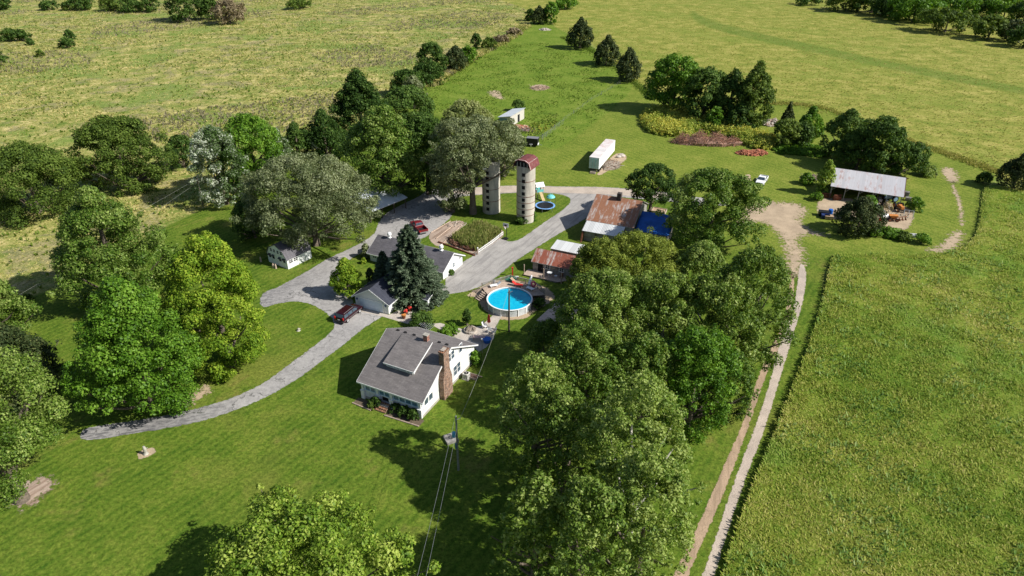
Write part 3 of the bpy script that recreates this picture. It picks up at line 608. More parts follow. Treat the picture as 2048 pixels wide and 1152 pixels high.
# ------------------------------------------------------------------ open carport with tin roof
cb, cr, cw = frame(P(742, 446), P(813, 416.5))
cp = thing('tin_carport', 'open sided pole carport with pale tin roof beside the concrete yard', 'carport', cb, cr)
CD = 7.0
r = MB(); r.prism([(-.3, -.3, 2.55), (-.3, CD + .3, 4.1), (-.3, CD + .3, 4.02), (-.3, -.3, 2.47)], (cw + .6, 0, 0)); r.build('roof', M_TINROOF2, cp)
for x in (.1, cw * .33, cw * .66, cw - .1):
    for y in (.1, CD - .1): MB().box(x - .08, x + .08, y - .08, y + .08, 0, 2.46 + (y + .3) * .2).build('post', M_POLE, cp)
MB().box(0, cw, CD - .04, CD - .01, 0, 3.8).build('back_wall', M_WOODG, cp); MB().box(-.02, .01, .2, CD - .2, 0, 2.4).build('side_wall', M_WOODG, cp)
MB().box(0, cw, .02, .07, 2.2, 2.45).build('beam', M_WOODG, cp)

# ------------------------------------------------------------------ silos
def silo(label, px, h, doors_at, hoops):
    c = P(*px); t = thing('concrete_silo', label, 'silo', c, 0, 'concrete stave silos'); r = 1.92
    b = MB().ring((0, 0), r - .14, r, 0, h, 48); b.build('wall', M_SILO, t, smooth=False)
    for z in hoops: MB().ring((0, 0), r + .004, r + .04, z, z + .09, 48).build('hoop', M_RUST, t)
    a = R(doors_at); u = Vector((-math.sin(a), math.cos(a), 0)); n = Vector((math.cos(a), math.sin(a), 0))
    k = 0; z = .9
    while z < h - .8:
        M = basis(n * (r - .03) + Vector((0, 0, z + .33)), u, n); b = MB(); b.box(-.33, .33, 0, .06, -.36, .36, M); b.build('hatch', M_DARK, t); z += 1.36; k += 1
    b = MB()
    for s in (-.47, .47): b.tube([n * (r + .07) + u * s + Vector((0, 0, .3)), n * (r + .07) + u * s + Vector((0, 0, h - .2))], .04, 6)
    b.build('ladder_rail', M_STEEL, t); return t, r
s1, r1 = silo('concrete silo with a dark red gambrel hood on top, right of the pair', (1051, 440), 12.35, -106, (1.7, 3.1, 4.5, 5.9, 9.2))
d = (P(1073, 308.5, 13) - P(1056, 320, 13)); ha = math.atan2(d.y, d.x)
hood = MB(); pr = [(-2.05, 12.0), (-1.55, 13.3), (-.7, 13.75), (.7, 13.75), (1.55, 13.3), (2.05, 12.0)]; Mh = Matrix.Rotation(ha - R(90), 4, 'Z')
for (xa, za), (xb, zb) in zip(pr[:-1], pr[1:]):
    hood.prism([(xa, -2.15, za), (xb, -2.15, zb), (xb, -2.15, zb + .09), (xa * 1.02, -2.15, za + .09)], (0, 4.3, 0), Mh)
hood.build('hood', M_REDMETAL, s1)
b = MB()
for (xa, za), (xb, zb) in zip(pr[:-1], pr[1:]): b.prism([(xa, -2.0, za + .1), (xb, -2.0, zb + .1), (xb, -2.0, zb + .125), (xa * 1.02, -2.0, za + .125)], (0, .12, 0), Mh)
for s in (-1, 1):
    for k in range(7): b.box(s * 1.5 - .1, s * 1.5 + .1, -1.7 + k * .55, -1.4 + k * .55, 13.4, 13.44, Mh)
b.build('hood_rib', mat('worn_pale_metal', (.62, .5, .47), .6), s1)
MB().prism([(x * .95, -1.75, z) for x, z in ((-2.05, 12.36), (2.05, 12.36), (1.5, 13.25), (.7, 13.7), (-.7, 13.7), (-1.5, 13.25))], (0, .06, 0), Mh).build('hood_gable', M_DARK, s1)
b = MB()
for x in (-1.1, -.35, .4, 1.15): b.box(x - .06, x + .06, -1.82, -1.752, 12.37, 13.3, Mh)
b.build('louvre_post', M_STEEL, s1)
s2, r2 = silo('roofless concrete silo half wrapped by the tall grey green tree, left of the pair', (983, 422), 11.7, -112, (2.9, 5.6, 8.4))
MB().box(-1.6, -.9, -2.1, -1.85, 10.3, 10.9).build('chute_flap', M_PLASTICW, s2)

# ------------------------------------------------------------------ pasture shed
pb, prr, pw = frame(P(1007, 251), P(1020.6, 254)); d = P(1048.3, 237.2) - P(1020.6, 254); plen = d.length
ps = thing('pasture_shed', 'small lean-to livestock shed with metal roof standing alone in the pasture', 'shed', P(1020.6, 254), math.atan2(d.y, d.x))
PW = 3.6
MB().prism([(0, 0, 0), (0, PW, 0), (0, PW, 2.5), (0, 0, 3.2)], (plen, 0, 0)).build('wall', M_WOODG if False else mat_siding('pale_old_boards', (.55, .52, .47), .3, True, (.35, .27, .2), .7), ps)
MB().prism([(-.3, -.3, 3.32), (-.3, PW + .5, 2.5), (-.3, PW + .5, 2.42), (-.3, -.3, 3.25)], (plen + .6, 0, 0)).build('roof', M_TINROOF2, ps)
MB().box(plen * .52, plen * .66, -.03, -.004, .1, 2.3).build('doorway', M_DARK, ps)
MB().box(-.03, -.004, .05, PW - .05, .05, 2.4).build('end_shade_sheet', mat('blue_grey_end_shade', (.16, .24, .27), .6), ps)  # added dark sheet: paints in the shade on the left end wall

# ------------------------------------------------------------------ rusty barn
q0 = P(1175, 439.4, 3.3); q1 = P(1265, 454.6, 3.3); barn_b, barn_r, bL = frame(q0, q1)
barn = thing('rusty_barn', 'old barn with rust streaked metal roof, block chimney and white lean-to', 'barn', barn_b, barn_r)
qq = P(1193, 387.5, 6.4); ii = Matrix.Rotation(-barn_r, 4, 'Z') @ (qq - barn_b); BRY = ii.y
gable(barn, bL, BRY * 2, 3.3, 6.4, 'x', .12, .25, M_WOODG, M_RUSTROOF, .1, tm=M_WOODG)
MB().box(bL * .46, bL * .46 + .85, BRY - .9, BRY + .1, 5.0, 7.5).build('chimney', mat_brick('soot_block', (.07, .06, .06), (.05, .045, .045), (.12, .11, .1)), barn)
LW = 3.1
MB().prism([(-.1, -LW, 2.25), (-.1, -.13, 3.2), (-.1, -.13, 3.12), (-.1, -LW, 2.17)], (bL * .86, 0, 0)).build('lean_to_roof', M_WHITEROOF, barn)
b = MB(); b.box(.1, bL * .82, -LW + .5, -.02, 0, 2.1); b.build('lean_to_wall', M_WOODG, barn)
for k in range(4): MB().box(.2 + k * 2.4, .36 + k * 2.4, -LW + .1, -LW + .26, 0, 2.17).build('post', M_POLE, barn)
MB().prism([(-.12, -LW + .1, 2.1), (-.12, -LW - .9, 0), (-.12, -LW - .7, 0), (-.12, -LW + .3, 2.1)], (.3, 0, 0)).build('brace', M_RUST, barn)
tq0 = P(1272, 452, 2.5); blue = thing('tarp_shed', 'shed roofed with a bright blue tarpaulin beside the rusty barn', 'shed', barn_b + Matrix.Rotation(barn_r, 3, 'Z') @ Vector((bL + .35, 1.0, 0)), barn_r)
TL = 6.6; TD = 5.2
MB().box(.1, TL - .1, .1, TD - .1, 0, 2.15).build('wall', M_WOODG, blue)
n_ = 14; vs = []; fs = []; rn = random.Random(4)
for i in range(n_ + 1):
    for j in range(n_ + 1): vs.append((TL * i / n_ * 1.02 - .05, -.15 + (TD + .3) * j / n_, 2.3 + 2.4 * min(j / n_, 1) * .85 + rn.uniform(-.05, .05)))
for i in range(n_):
    for j in range(n_): a = i * (n_ + 1) + j; fs.append((a, a + n_ + 1, a + n_ + 2, a + 1))
tp = MB().add(vs, fs).build('roof', M_TARP, blue, smooth=True); sm = tp.modifiers.new('thick', 'SOLIDIFY'); sm.thickness = .04
MB().prism([(.12, TD - .15, 0), (TL - .12, TD - .15, 0), (TL - .12, TD - .15, 4.1), (.12, TD - .15, 4.1)], (0, .1, 0)).build('back_wall', M_WOODG, blue)
pn = thing('planter_box', 'open wooden planter box on the grass behind the blue tarpaulin roof', 'planter', P(1318, 424), barn_r)
b = MB(); b.box(-1.5, 1.5, -1.1, -1.0, 0, .55); b.box(-1.5, 1.5, 1.0, 1.1, 0, .55); b.box(-1.5, -1.4, -.998, .998, 0, .55); b.box(1.4, 1.5, -.998, .998, 0, .55); b.build('side', M_WOODT, pn); MB().box(-1.39, 1.39, -.99, .99, 0, .4).build('soil', M_TAN, pn)

# ------------------------------------------------------------------ rusty-roofed shed with deck
rb, rr_, rw_ = frame(P(1065.4, 542.5), P(1137, 558))
rs = thing('rusty_roof_shed', 'small grey board shed with red rusted roof and open deck by the pool', 'shed', rb, rr_)
gable(rs, rw_ + 1.0, 4.4, 2.35, 3.75, 'x', .3, .2, M_WOODG, M_RUSTROOF2, .08, tm=M_WOODG)
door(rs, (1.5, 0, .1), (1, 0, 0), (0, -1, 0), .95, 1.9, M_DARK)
for x in (2.9, 5.6): window(rs, (x, 0, 1.55), (1, 0, 0), (0, -1, 0), .8, .7, 2, 2, glass=M_DARK)
MB().box(3.6, 4.9, -.06, -.004, 1.2, 1.7).build('wall_sign', M_WOOD, rs)
dk = MB().prism([(-.9, -2.3, .22), (rw_ - 1.2, -2.3, .22), (rw_ + .2, -1.1, .22), (rw_ + .2, -.02, .22), (-.9, -.02, .22)], (0, 0, .08)); dk.build('deck', M_WOODT, rs)
for x in (-.8, 3.0, 6.4): MB().box(x - .07, x + .07, -2.2, -2.06, 0, 2.25).build('post', M_WOODT, rs)
MB().box(-.85, 5.5, -2.25, -2.19, .02, .2).build('skirt', M_WOODG, rs)
wr = thing('flat_white_shed', 'flat white roofed shed tucked behind the rusty roofed shed', 'shed', rb + Matrix.Rotation(rr_, 3, 'Z') @ Vector((1.2, 5.6, 0)), rr_)
MB().box(.1, 5.4, .1, 3.2, 0, 2.25).build('wall', M_WOODG, wr); MB().prism([(0, -.1, 2.35), (5.6, -.1, 2.35), (5.6, 3.4, 2.65), (0, 3.4, 2.65)], (0, 0, .08)).build('roof', M_WHITEROOF, wr)
for x, y, nm in ((3.7, -.9, 'white_deck_table'), (4.9, -1.0, 'deck_stool')):
    q = rb + Matrix.Rotation(rr_, 3, 'Z') @ Vector((x, y, 0)); t = thing(nm, 'round white table on the deck of the rusty roofed shed' if 'table' in nm else 'white stool on the deck beside the round white table', 'table' if 'table' in nm else 'stool', (q.x, q.y, .302), 0)
    s_ = 1 if 'table' in nm else .55
    MB().tube([(0, 0, .72 * s_), (0, 0, .76 * s_)], .5 * s_, 18).build('top', M_PLASTICW, t)
    for a in range(3): aa = a * 2.1; MB().tube([(0, 0, .7 * s_), (.35 * s_ * math.cos(aa), .35 * s_ * math.sin(aa), 0)], .03, 6).build('leg', M_PLASTICW, t)
q = rb + Matrix.Rotation(rr_, 3, 'Z') @ Vector((5.9, -.7, 0)); t = thing('deck_chair', 'reddish brown chair against the wall of the rusty roofed shed', 'chair', (q.x, q.y, .302), rr_)
MB().box(-.25, .25, -.25, .25, .4, .46).build('seat', M_RUST, t); MB().box(-.25, .25, .2, .25, .465, .95).build('backrest', M_RUST, t)
for x in (-.22, .22):
    for y in (-.22, .22): MB().box(x - .025, x + .025, y - .025, y + .025, 0, .398).build('leg', M_RUST, t)

# ------------------------------------------------------------------ dark shed in the shade
db_, dr_, dw_ = frame(P(1073, 640, 2.3), P(1108, 652.6, 2.3))
dsd = thing('dark_roof_shed', 'low shed with dark blue black roof in tree shade right of the pool', 'shed', db_, dr_)
MB().prism([(.15, .15, 0), (.15, 5.6, 0), (.15, 5.6, 2.45), (.15, .15, 2.15)], (dw_ + .6, 0, 0)).build('wall', M_WOODG, dsd)
MB().prism([(0, 0, 2.3), (0, 5.9, 2.62), (0, 5.9, 2.5), (0, 0, 2.18)], (dw_ + .9, 0, 0)).build('roof', M_SHINGD, dsd); MB().box(0, dw_ + .9, -.05, -.004, 2.16, 2.32).build('fascia', M_STEEL, dsd)

# ------------------------------------------------------------------ open tractor shed
tb, tr_, tw = frame(P(1663.3, 371.4, 3.0), P(1805.7, 393, 3.0))
ts = thing('machine_shed', 'open fronted machine shed with long pale tin roof and rusty back edge', 'shed', tb, tr_)
TDp = (Matrix.Rotation(-tr_, 4, 'Z') @ (P(1674.4, 336, 4.9) - tb)).y
MB().prism([(-.2, -.2, 2.95), (-.2, TDp, 4.9), (-.2, TDp, 4.82), (-.2, -.2, 2.87)], (tw + .4, 0, 0)).build('roof', M_TINROOF, ts)
MB().prism([(-.2, TDp + .003, 4.9), (-.2, TDp + 2.2, 4.0), (-.2, TDp + 2.2, 3.92), (-.2, TDp + .003, 4.82)], (tw + 1.0, 0, 0)).build('rear_roof', M_REDMETAL, ts)
MB().box(.02, tw - .02, TDp + 1.9, TDp + 2.0, 0, 3.9).build('back_wall', M_WOODG, ts)
b = MB(); b.prism([(.02, .1, 0), (.02, TDp + 1.88, 0), (.02, TDp + 1.88, 3.85), (.02, TDp, 4.7), (.02, .1, 2.8)], (.08, 0, 0)); b.build('end_wall', M_WOODG, ts)
MB().prism([(tw + .3, -.1, 2.8), (tw + .3, TDp, 4.75), (tw + .3, TDp + 2.1, 3.9), (tw + .3, TDp + 2.1, 2.9), (tw + .3, .6, 2.2)], (.06, 0, 0)).build('rusty_end_sheet', M_REDMETAL, ts)
for k in range(6): x = .1 + (tw - .3) * k / 5; MB().box(x, x + .16, 0, .16, 0, 2.86).build('post', M_POLEG, ts)
for k in range(5):
    x = .1 + (tw - .3) * k / 5; b = MB(); b.tube([(x + .2, .08, 2.1), (x + .9, .08, 2.8)], .05, 6); b.build('brace', M_POLEG, ts)

# ------------------------------------------------------------------ trees
LEAF = dict(
 maple=((0.05, 0.125, 0.009), (0.105, 0.225, 0.016), (0.2, 0.34, 0.04)),
 yellow=((.10, .19, .012), (.20, .315, .02), (.37, .45, .05)),
 lime=((0.09, 0.17, 0.015), (0.2, 0.31, 0.03), (0.38, 0.46, 0.09)),
 sycamore=((.055, .12, .012), (.13, .215, .028), (.29, .37, .095)),
 poplar=((.065, .125, .014), (.16, .25, .034), (.35, .425, .12)),
 silver=((.05, .10, .018), (.15, .22, .085), (.56, .60, .50)),
 dark=((0.025, 0.06, 0.008), (0.06, 0.12, 0.018), (0.13, 0.21, 0.04)),
 olive=((.042, .078, .010), (.095, .155, .020), (.18, .25, .045)),
 grey=((.085, .115, .042), (.19, .225, .10), (.35, .385, .22)),
 willow=((0.12, 0.16, 0.04), (0.24, 0.28, 0.09), (0.38, 0.4, 0.17)),
 locust=((0.08, 0.12, 0.015), (0.19, 0.24, 0.03), (0.32, 0.37, 0.07)),
 cedar=((0.021, 0.039, 0.010), (0.053, 0.078, 0.022), (0.112, 0.130, 0.042)),
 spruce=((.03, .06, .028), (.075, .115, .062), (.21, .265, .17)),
 brush=((.14, .11, .06), (.24, .19, .11), (.34, .28, .18)),
 weeds=((.12, .21, .025), (.29, .37, .06), (.60, .54, .10)),
 redbrush=((.10, .045, .03), (.20, .10, .065), (.33, .2, .14)),
 corn=((.09, .13, .02), (.17, .21, .05), (.30, .29, .10)),
)
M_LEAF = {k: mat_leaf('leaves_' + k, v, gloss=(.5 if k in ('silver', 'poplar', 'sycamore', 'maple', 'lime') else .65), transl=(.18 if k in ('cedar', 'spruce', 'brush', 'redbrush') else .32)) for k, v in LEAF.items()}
PROF = dict(
 round=lambda t: np.sqrt(np.clip(1 - (2 * t - 1) ** 2, 0, 1)) ** .8,
 dome=lambda t: np.where(t < .3, .72 + .28 * t / .3, np.sqrt(np.clip(1 - ((t - .3) / .72) ** 2, 0, 1))),
 cone=lambda t: np.clip(1.03 - t, 0, 1) ** .85 * np.where(t < .1, .75 + 2.5 * t, 1),
 egg=lambda t: np.where(t < .25, .7 + .3 * t / .25, np.clip(1 - ((t - .25) / .78) ** 1.7, 0, 1)),
 column=lambda t: np.where(t < .6, .8 + .2 * t / .6, np.sqrt(np.clip(1 - ((t - .6) / .42) ** 2, 0, 1))),
 bush=lambda t: np.sqrt(np.clip(1 - (t * .98) ** 2, 0, 1)),
)
def leaf_cloud(rs, cen, rad, per, size, flat=.8, up=.35, tvar=.22, ctint=None, tri=False, aspect=1.6, droop=0.0):
    """leaf sprays spread through clumps. cen (n,3), rad (n,), per (n,) leaf counts"""
    idx = np.repeat(np.arange(len(cen)), per); n = len(idx)
    d = rs.normal(size=(n, 3)); d[:, 2] += up; d /= np.linalg.norm(d, axis=1)[:, None]
    rr = rad[idx] * (.42 + .63 * rs.random(n) ** .55)
    p = cen[idx] + d * rr[:, None] * np.array([1, 1, flat])
    p[:, 2] = np.maximum(p[:, 2], .12)
    nn = d * 1.0 + rs.normal(size=(n, 3)) * .52 + np.array([0, 0, .25]); nn /= np.linalg.norm(nn, axis=1)[:, None]
    a = rs.normal(size=(n, 3)); a[:, 2] -= droop; a -= nn * (a * nn).sum(1)[:, None]; a /= np.linalg.norm(a, axis=1)[:, None]
    b = np.cross(nn, a); s = size * rs.uniform(.6, 1.35, n)
    a *= (s * aspect ** .5 * .5)[:, None]; b *= (s / aspect ** .5 * .5)[:, None]
    ct = rs.normal(.45, .13, len(cen)) if ctint is None else ctint
    tint = np.clip(ct[idx] + rs.normal(0, tvar, n), 0, 1)
    if tri:
        V = np.stack([p - a - b * .8, p + a * 1.15, p - a * .4 + b * 1.25], 1).reshape(-1, 3); k = 3
    else:
        fold = nn * (s * .12)[:, None]
        V = np.stack([p - a, p + b - fold, p + a, p - b - fold], 1).reshape(-1, 3); k = 4
    return V, np.arange(n * k).reshape(n, k), np.repeat(tint, k), k
def crown_params(bx, by, ytop, w, cb, B_extra=0.0):
    """height and radius so that the crown's outline meets the surveyed top and width"""
    g = P(bx, by); lo, hi = 1.0, 45.0
    for _ in range(40):
        h = (lo + hi) / 2; B = h * (1 - cb) / 2; hc = h - B; q = (g.x, g.y, hc); dp = depth_of(q); rad = w / 2 * dp / FPX
        x, y = pix(q); phi = math.atan2(CAMH - hc, math.hypot(g.x, g.y)); ext = math.hypot(B * math.cos(phi), rad * math.sin(phi) * .9)
        if y - ext * FPX / dp > ytop: lo = h
        else: hi = h
    return g, h, rad
NTREE = [0]
def tree(name, label, leaf, bx, by, ytop, w, cb=.18, shape='dome', dens=1.0, size=.42, clump=.27, n=None, group=None, cat='tree', bark=None, limbs=7, tint=.45, mix=None, lean=0.0, gap=0.0, flat=.8, tvar=.25, z0=0.0, aspect=1.6, seed=None):
    NTREE[0] += 1; sd = seed or NTREE[0] * 13 + 5; rs = np.random.RandomState(sd); rn = random.Random(sd)
    g, h, Rr = crown_params(bx, by, ytop, w, cb)
    cb = cb - .04 if .03 < cb < .15 else cb
    t = thing(name, label, cat, g, 0, group); far = depth_of(g)
    zb = h * cb; Hc = h - zb; prof = PROF[shape]
    rc0 = Rr * clump * (.86 if Rr > 3 else 1)
    nc = n or int(np.clip(1.55 * (Hc * Rr) / (rc0 * rc0), 18, 160))
    # clump centres: rejection by profile so that they fill the envelope, biased outward
    tt = rs.random(nc * 6); keep = rs.random(nc * 6) < (.25 + .75 * prof(tt)); tt = tt[keep][:nc]
    ang = np.arange(len(tt)) * 2.399963 + rs.normal(0, .35, len(tt))
    ph = rs.uniform(0, 6.28, 3); lob = 1 + .10 * np.sin(2 * ang + ph[0]) + .09 * np.sin(3 * ang + ph[1]) + .07 * np.sin(5 * ang + ph[2] + 4 * tt)
    u = np.where(rs.random(len(tt)) < .78, rs.uniform(.82, 1.04, len(tt)), rs.uniform(.1, .75, len(tt)))
    rc = rc0 * rs.uniform(.6, 1.4, len(tt)); rad_ = np.maximum(prof(tt) * Rr * lob - rc * .62, Rr * .02) * u
    z = zb + rc * .5 + tt * np.maximum(Hc - rc * 1.25, .3)
    cen = np.stack([rad_ * np.cos(ang) + lean * (z - zb), rad_ * np.sin(ang), z], 1)
    spr = rs.random(len(tt)) < .2; cen[spr, :2] *= rs.uniform(1.1, 1.26, spr.sum())[:, None]; cen[spr, 2] += rc[spr] * .4; rc = np.where(spr, rc * .55, rc)
    # cover the top of the envelope evenly as well
    m = int(len(tt) * .5); rr_ = Rr * .92 * np.sqrt(rs.random(m)); an = rs.uniform(0, 6.283, m); tg = np.linspace(1, 0, 60); pg = prof(tg)
    tz = tg[np.array([np.argmax(pg >= v / Rr) if (pg >= v / Rr).any() else 30 for v in rr_])]; rc2 = rc0 * rs.uniform(.7, 1.25, m); lob2 = 1 + .10 * np.sin(2 * an + ph[0]) + .09 * np.sin(3 * an + ph[1])
    z2 = zb + rc2 * .5 + tz * np.maximum(Hc - rc2 * 1.25, .3) - np.abs(rs.normal(0, .06, m)) * Hc; r2 = np.maximum(rr_ * lob2 - rc2 * .3, 0)
    cen = np.concatenate([cen, np.stack([r2 * np.cos(an) + lean * (z2 - zb), r2 * np.sin(an), np.maximum(z2, zb * .5 + .3)], 1)]); rc = np.concatenate([rc, rc2]); tt = np.concatenate([tt, tz])
    if gap: k = rs.random(len(cen)) > gap; cen, rc, tt = cen[k], rc[k], tt[k]
    s = size * .74 * max(1.0, min(3.0, far / 120.0)) if size > .29 else size
    per = np.maximum((dens * 11 * rc * rc / (s * s)).astype(int), 8); per = np.minimum(per, 2500)
    ct = rs.normal(tint, .15, len(cen)) + .08 * (tt - .5)
    if mix is not None:      # part of the crown carries another tone of leaf (e.g. wind-turned silver undersides)
        ax, off, amt = mix; sgn = cen @ np.array(ax) / Rr; ct = np.where(sgn > off, ct + amt, ct)
    V, Fq, T, k = leaf_cloud(rs, cen, rc, per, s, flat, .35, tvar, ct, tri=far > 220, aspect=aspect)
    np_mesh('crown', V, Fq, M_LEAF[leaf], t, T, k)
    # tapered trunk with limbs reaching into the clumps
    b = MB(); tr = max(.12, .028 * h + .05); top = zb + Hc * (.75 if shape in ('cone', 'egg') else .5)
    pts = [(lean * max(0, zz - zb) + rn.uniform(-.06, .06) * zz * .15, rn.uniform(-.06, .06) * zz * .15, zz) for zz in np.linspace(0, top, 6)]; pts[0] = (0, 0, -.05)
    b.tube(pts, [tr * 1.35, tr, tr * .85, tr * .68, tr * .5, tr * .22], 9)
    order = np.argsort(-np.linalg.norm(cen[:, :2], axis=1))
    for i in order[:limbs * 2:2]:
        c = cen[i]; z1 = max(zb * .7, .4, min(top * .85, c[2] - .8 * math.hypot(c[0], c[1]))); bx0 = lean * max(0, z1 - zb)
        mid = (bx0 * .5 + c[0] * .5, c[1] * .5, z1 + (c[2] - z1) * .4)
        b.tube([(bx0, 0, z1), mid, tuple(c)], [tr * .42, tr * .27, tr * .08], 6, cap=False)
    b.build('trunk', bark or M_BARK, t, smooth=True); return t
def spruce(name, label, bx, by, ytop, w, leaf='spruce', cat='spruce'):
    rs = np.random.RandomState(91); g, h, Rr = crown_params(bx, by, ytop, w, .03); h *= 1.0
    t = thing(name, label, cat, g); V = []; T = []
    tiers = 26; allp = []; alln = []; tint = []
    for k in range(tiers):
        f = k / (tiers - 1); z = h * (.03 + .95 * f); rmax = Rr * (1 - f) ** .68 * 1.05 + .15; nb = int(7 + 10 * (1 - f)); a0 = rs.uniform(0, 6.28)
        for j in range(nb):
            a = a0 + 6.283 * j / nb + rs.normal(0, .12); L = rmax * rs.uniform(.72, 1.1); m = int(50 + 150 * L / Rr * (1.3 - f * .3))
            q = rs.random(m) ** .6; r = q * L; droop = -.18 * r * (q) + .10 * r; sw = (.16 + .22 * (1 - q)) * L * .7
            ca, sa = math.cos(a), math.sin(a); lat = rs.normal(0, 1, m) * sw * .5
            p = np.stack([ca * r - sa * lat, sa * r + ca * lat, z + droop - np.abs(lat) * .35 + rs.normal(0, .07, m)], 1); p[:, 2] = np.maximum(p[:, 2], .1)
            d = np.stack([np.full(m, ca), np.full(m, sa), np.full(m, .25)], 1) + rs.normal(0, .45, (m, 3))
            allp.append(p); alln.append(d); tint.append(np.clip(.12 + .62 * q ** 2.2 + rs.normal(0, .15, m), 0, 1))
    p = np.concatenate(allp); a = np.concatenate(alln); tn = np.concatenate(tint); a /= np.linalg.norm(a, axis=1)[:, None]
    n = len(p); up = rs.normal(0, .4, (n, 3)) + np.array([0, 0, 1]); b = np.cross(a, up); b /= np.linalg.norm(b, axis=1)[:, None]
    s = rs.uniform(.2, .42, n); a *= s[:, None]; b *= (s * .38)[:, None]
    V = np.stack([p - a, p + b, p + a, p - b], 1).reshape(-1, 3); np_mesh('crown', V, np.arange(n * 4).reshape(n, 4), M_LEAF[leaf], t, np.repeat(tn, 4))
    MB().tube([(0, 0, 0), (0, 0, h * .5), (0, 0, h * .96)], [.3, .18, .03], 8).build('trunk', M_BARK, t); return t
def conifer(label, bx, by, ytop, w, shape='cone', name='cedar_tree', leaf='cedar', group=None, **k):
    k = dict(dict(cb=.04, dens=1.15, size=.34, clump=.2, flat=1.25, limbs=4, tint=.42), **k)
    return tree(name, label, leaf, bx, by, ytop, w, shape=shape, cat='cedar tree', group=group, **k)

tree('maple_tree', 'broad lime green maple in the foreground below the farmhouse', 'lime', 628, 1215, 968, 385, .1, 'dome', 1.15, .34, .17)
tree('locust_tree', 'grey green tree with a thick bare trunk at the left end of the driveway', 'poplar', 45, 1000, 690, 290, .2, 'dome', .8, .3, .22, tint=.42, gap=.12, limbs=12)
conifer('dark pointed cedar above the driveway end at the left edge', 35, 800, 628, 205, 'egg')
tree('ash_tree', 'bright green tree cut off by the left edge above the dark cedar', 'sycamore', 5, 690, 528, 150, .1, 'egg', 1, .36, .24, tint=.55)
tree('maple_tree', 'big bright green maple standing beside the yellowing maple', 'maple', 312, 812, 532, 235, .06, 'egg', 1.2, .36, .2)
tree('maple_tree', 'yellowing maple tree on the lawn island by the driveway', 'yellow', 462, 730, 468, 195, .0, 'dome', 1.25, .34, .2, seed=77)
tree('sycamore_tree', 'large grey green sycamore behind the two maples', 'sycamore', 248, 600, 362, 222, .06, 'egg', 1.1, .38, .2, tint=.5, limbs=9)
tree('elm_tree', 'dark olive spreading tree at the left edge of the meadow', 'olive', 80, 425, 282, 200, .0, 'dome', 1.05, .36, .2)
tree('oak_tree', 'round dark olive tree on the meadow edge beyond the sycamore', 'olive', 258, 376, 228, 170, .0, 'dome', 1.15, .36, .17)
tree('mulberry_tree', 'small dark tree between the round olive tree and the silvery tree', 'dark', 370, 335, 268, 62, .06, 'dome', 1, .36, .26)
tree('silver_poplar', 'silvery white leaved poplar beside the leaning wooden pole', 'silver', 452, 408, 250, 118, .03, 'dome', 1.0, .34, .2, tint=.32, mix=((-.8, -.5, 0), .15, .4))
tree('maple_tree', 'fresh green maple joined to the right of the silvery poplar', 'maple', 520, 385, 226, 125, .08, 'dome', 1.1, .36, .22, tint=.55)
tree('silver_poplar', 'small pale leaved poplar in the gap right of the fresh green maple', 'silver', 565, 345, 252, 60, .08, 'egg', 1, .34, .26, tint=.4)
tree('elm_tree', 'narrow dark green tree between the pale poplar and the black tree', 'dark', 600, 330, 240, 58, .08, 'egg', 1, .36, .26, tint=.55)
tree('walnut_tree', 'blackish tree at the meadow edge behind the grey green barnyard tree', 'dark', 655, 322, 218, 100, .02, 'egg', 1.1, .36, .22, tint=.3)
tree('ash_tree', 'huge grey olive tree spreading over the gambrel shed and carport', 'grey', 634, 490, 300, 272, .16, 'dome', 1.0, .32, .15, limbs=10, tint=.38)
tree('hackberry_tree', 'dark shrubby tree left of the gambrel shed', 'dark', 510, 475, 390, 75, .04, 'dome', 1.1, .36, .26)
tree('ash_tree', 'tall green ash tree behind the tin carport', 'sycamore', 778, 392, 200, 178, .02, 'egg', 1.1, .38, .2, tint=.45)
tree('pine_tree', 'dark evergreen with a rounded top behind the tall green ash', 'dark', 728, 290, 138, 128, .02, 'egg', 1.1, .4, .2, tint=.25)
tree('hackberry_tree', 'blue green tree at the pasture corner behind the silos', 'dark', 818, 265, 170, 122, .02, 'dome', 1.1, .4, .22, tint=.6)
tree('elm_tree', 'dark narrow tree between the tall ash and the silo tree', 'dark', 858, 388, 228, 84, .02, 'column', 1.1, .38, .25, tint=.45)
tree('willow_tree', 'pale green willow rising behind the silo tree', 'willow', 935, 330, 198, 135, .08, 'dome', 1.0, .34, .2)
tree('ash_tree', 'large grey olive tree wrapped around the roofless silo', 'grey', 946, 427, 228, 186, .4, 'round', 1.05, .32, .17, limbs=10, tint=.42)
tree('ash_tree', 'grey olive tree whose crown meets the red hooded silo', 'grey', 1008, 352, 240, 95, .1, 'dome', 1.0, .32, .22, limbs=8, tint=.4)
tree('hackberry_tree', 'grey olive lower tree left of the roofless silo beside the yard', 'grey', 905, 424, 305, 100, .06, 'round', 1.0, .32, .26, tint=.36)
# spruce group by the garage
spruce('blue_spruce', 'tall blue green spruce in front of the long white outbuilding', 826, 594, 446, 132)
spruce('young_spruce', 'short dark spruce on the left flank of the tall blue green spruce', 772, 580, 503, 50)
tree('magnolia_tree', 'small yellow green tree by the driveway fork left of the garage', 'yellow', 697, 592, 511, 62, .06, 'egg', 1.1, .32, .24, tint=.35, tvar=.28)
conifer('slim dark arborvitae between the small yellow green tree and the spruce', 743, 578, 536, 15, 'column', 'arborvitae', 'cedar', size=.24)
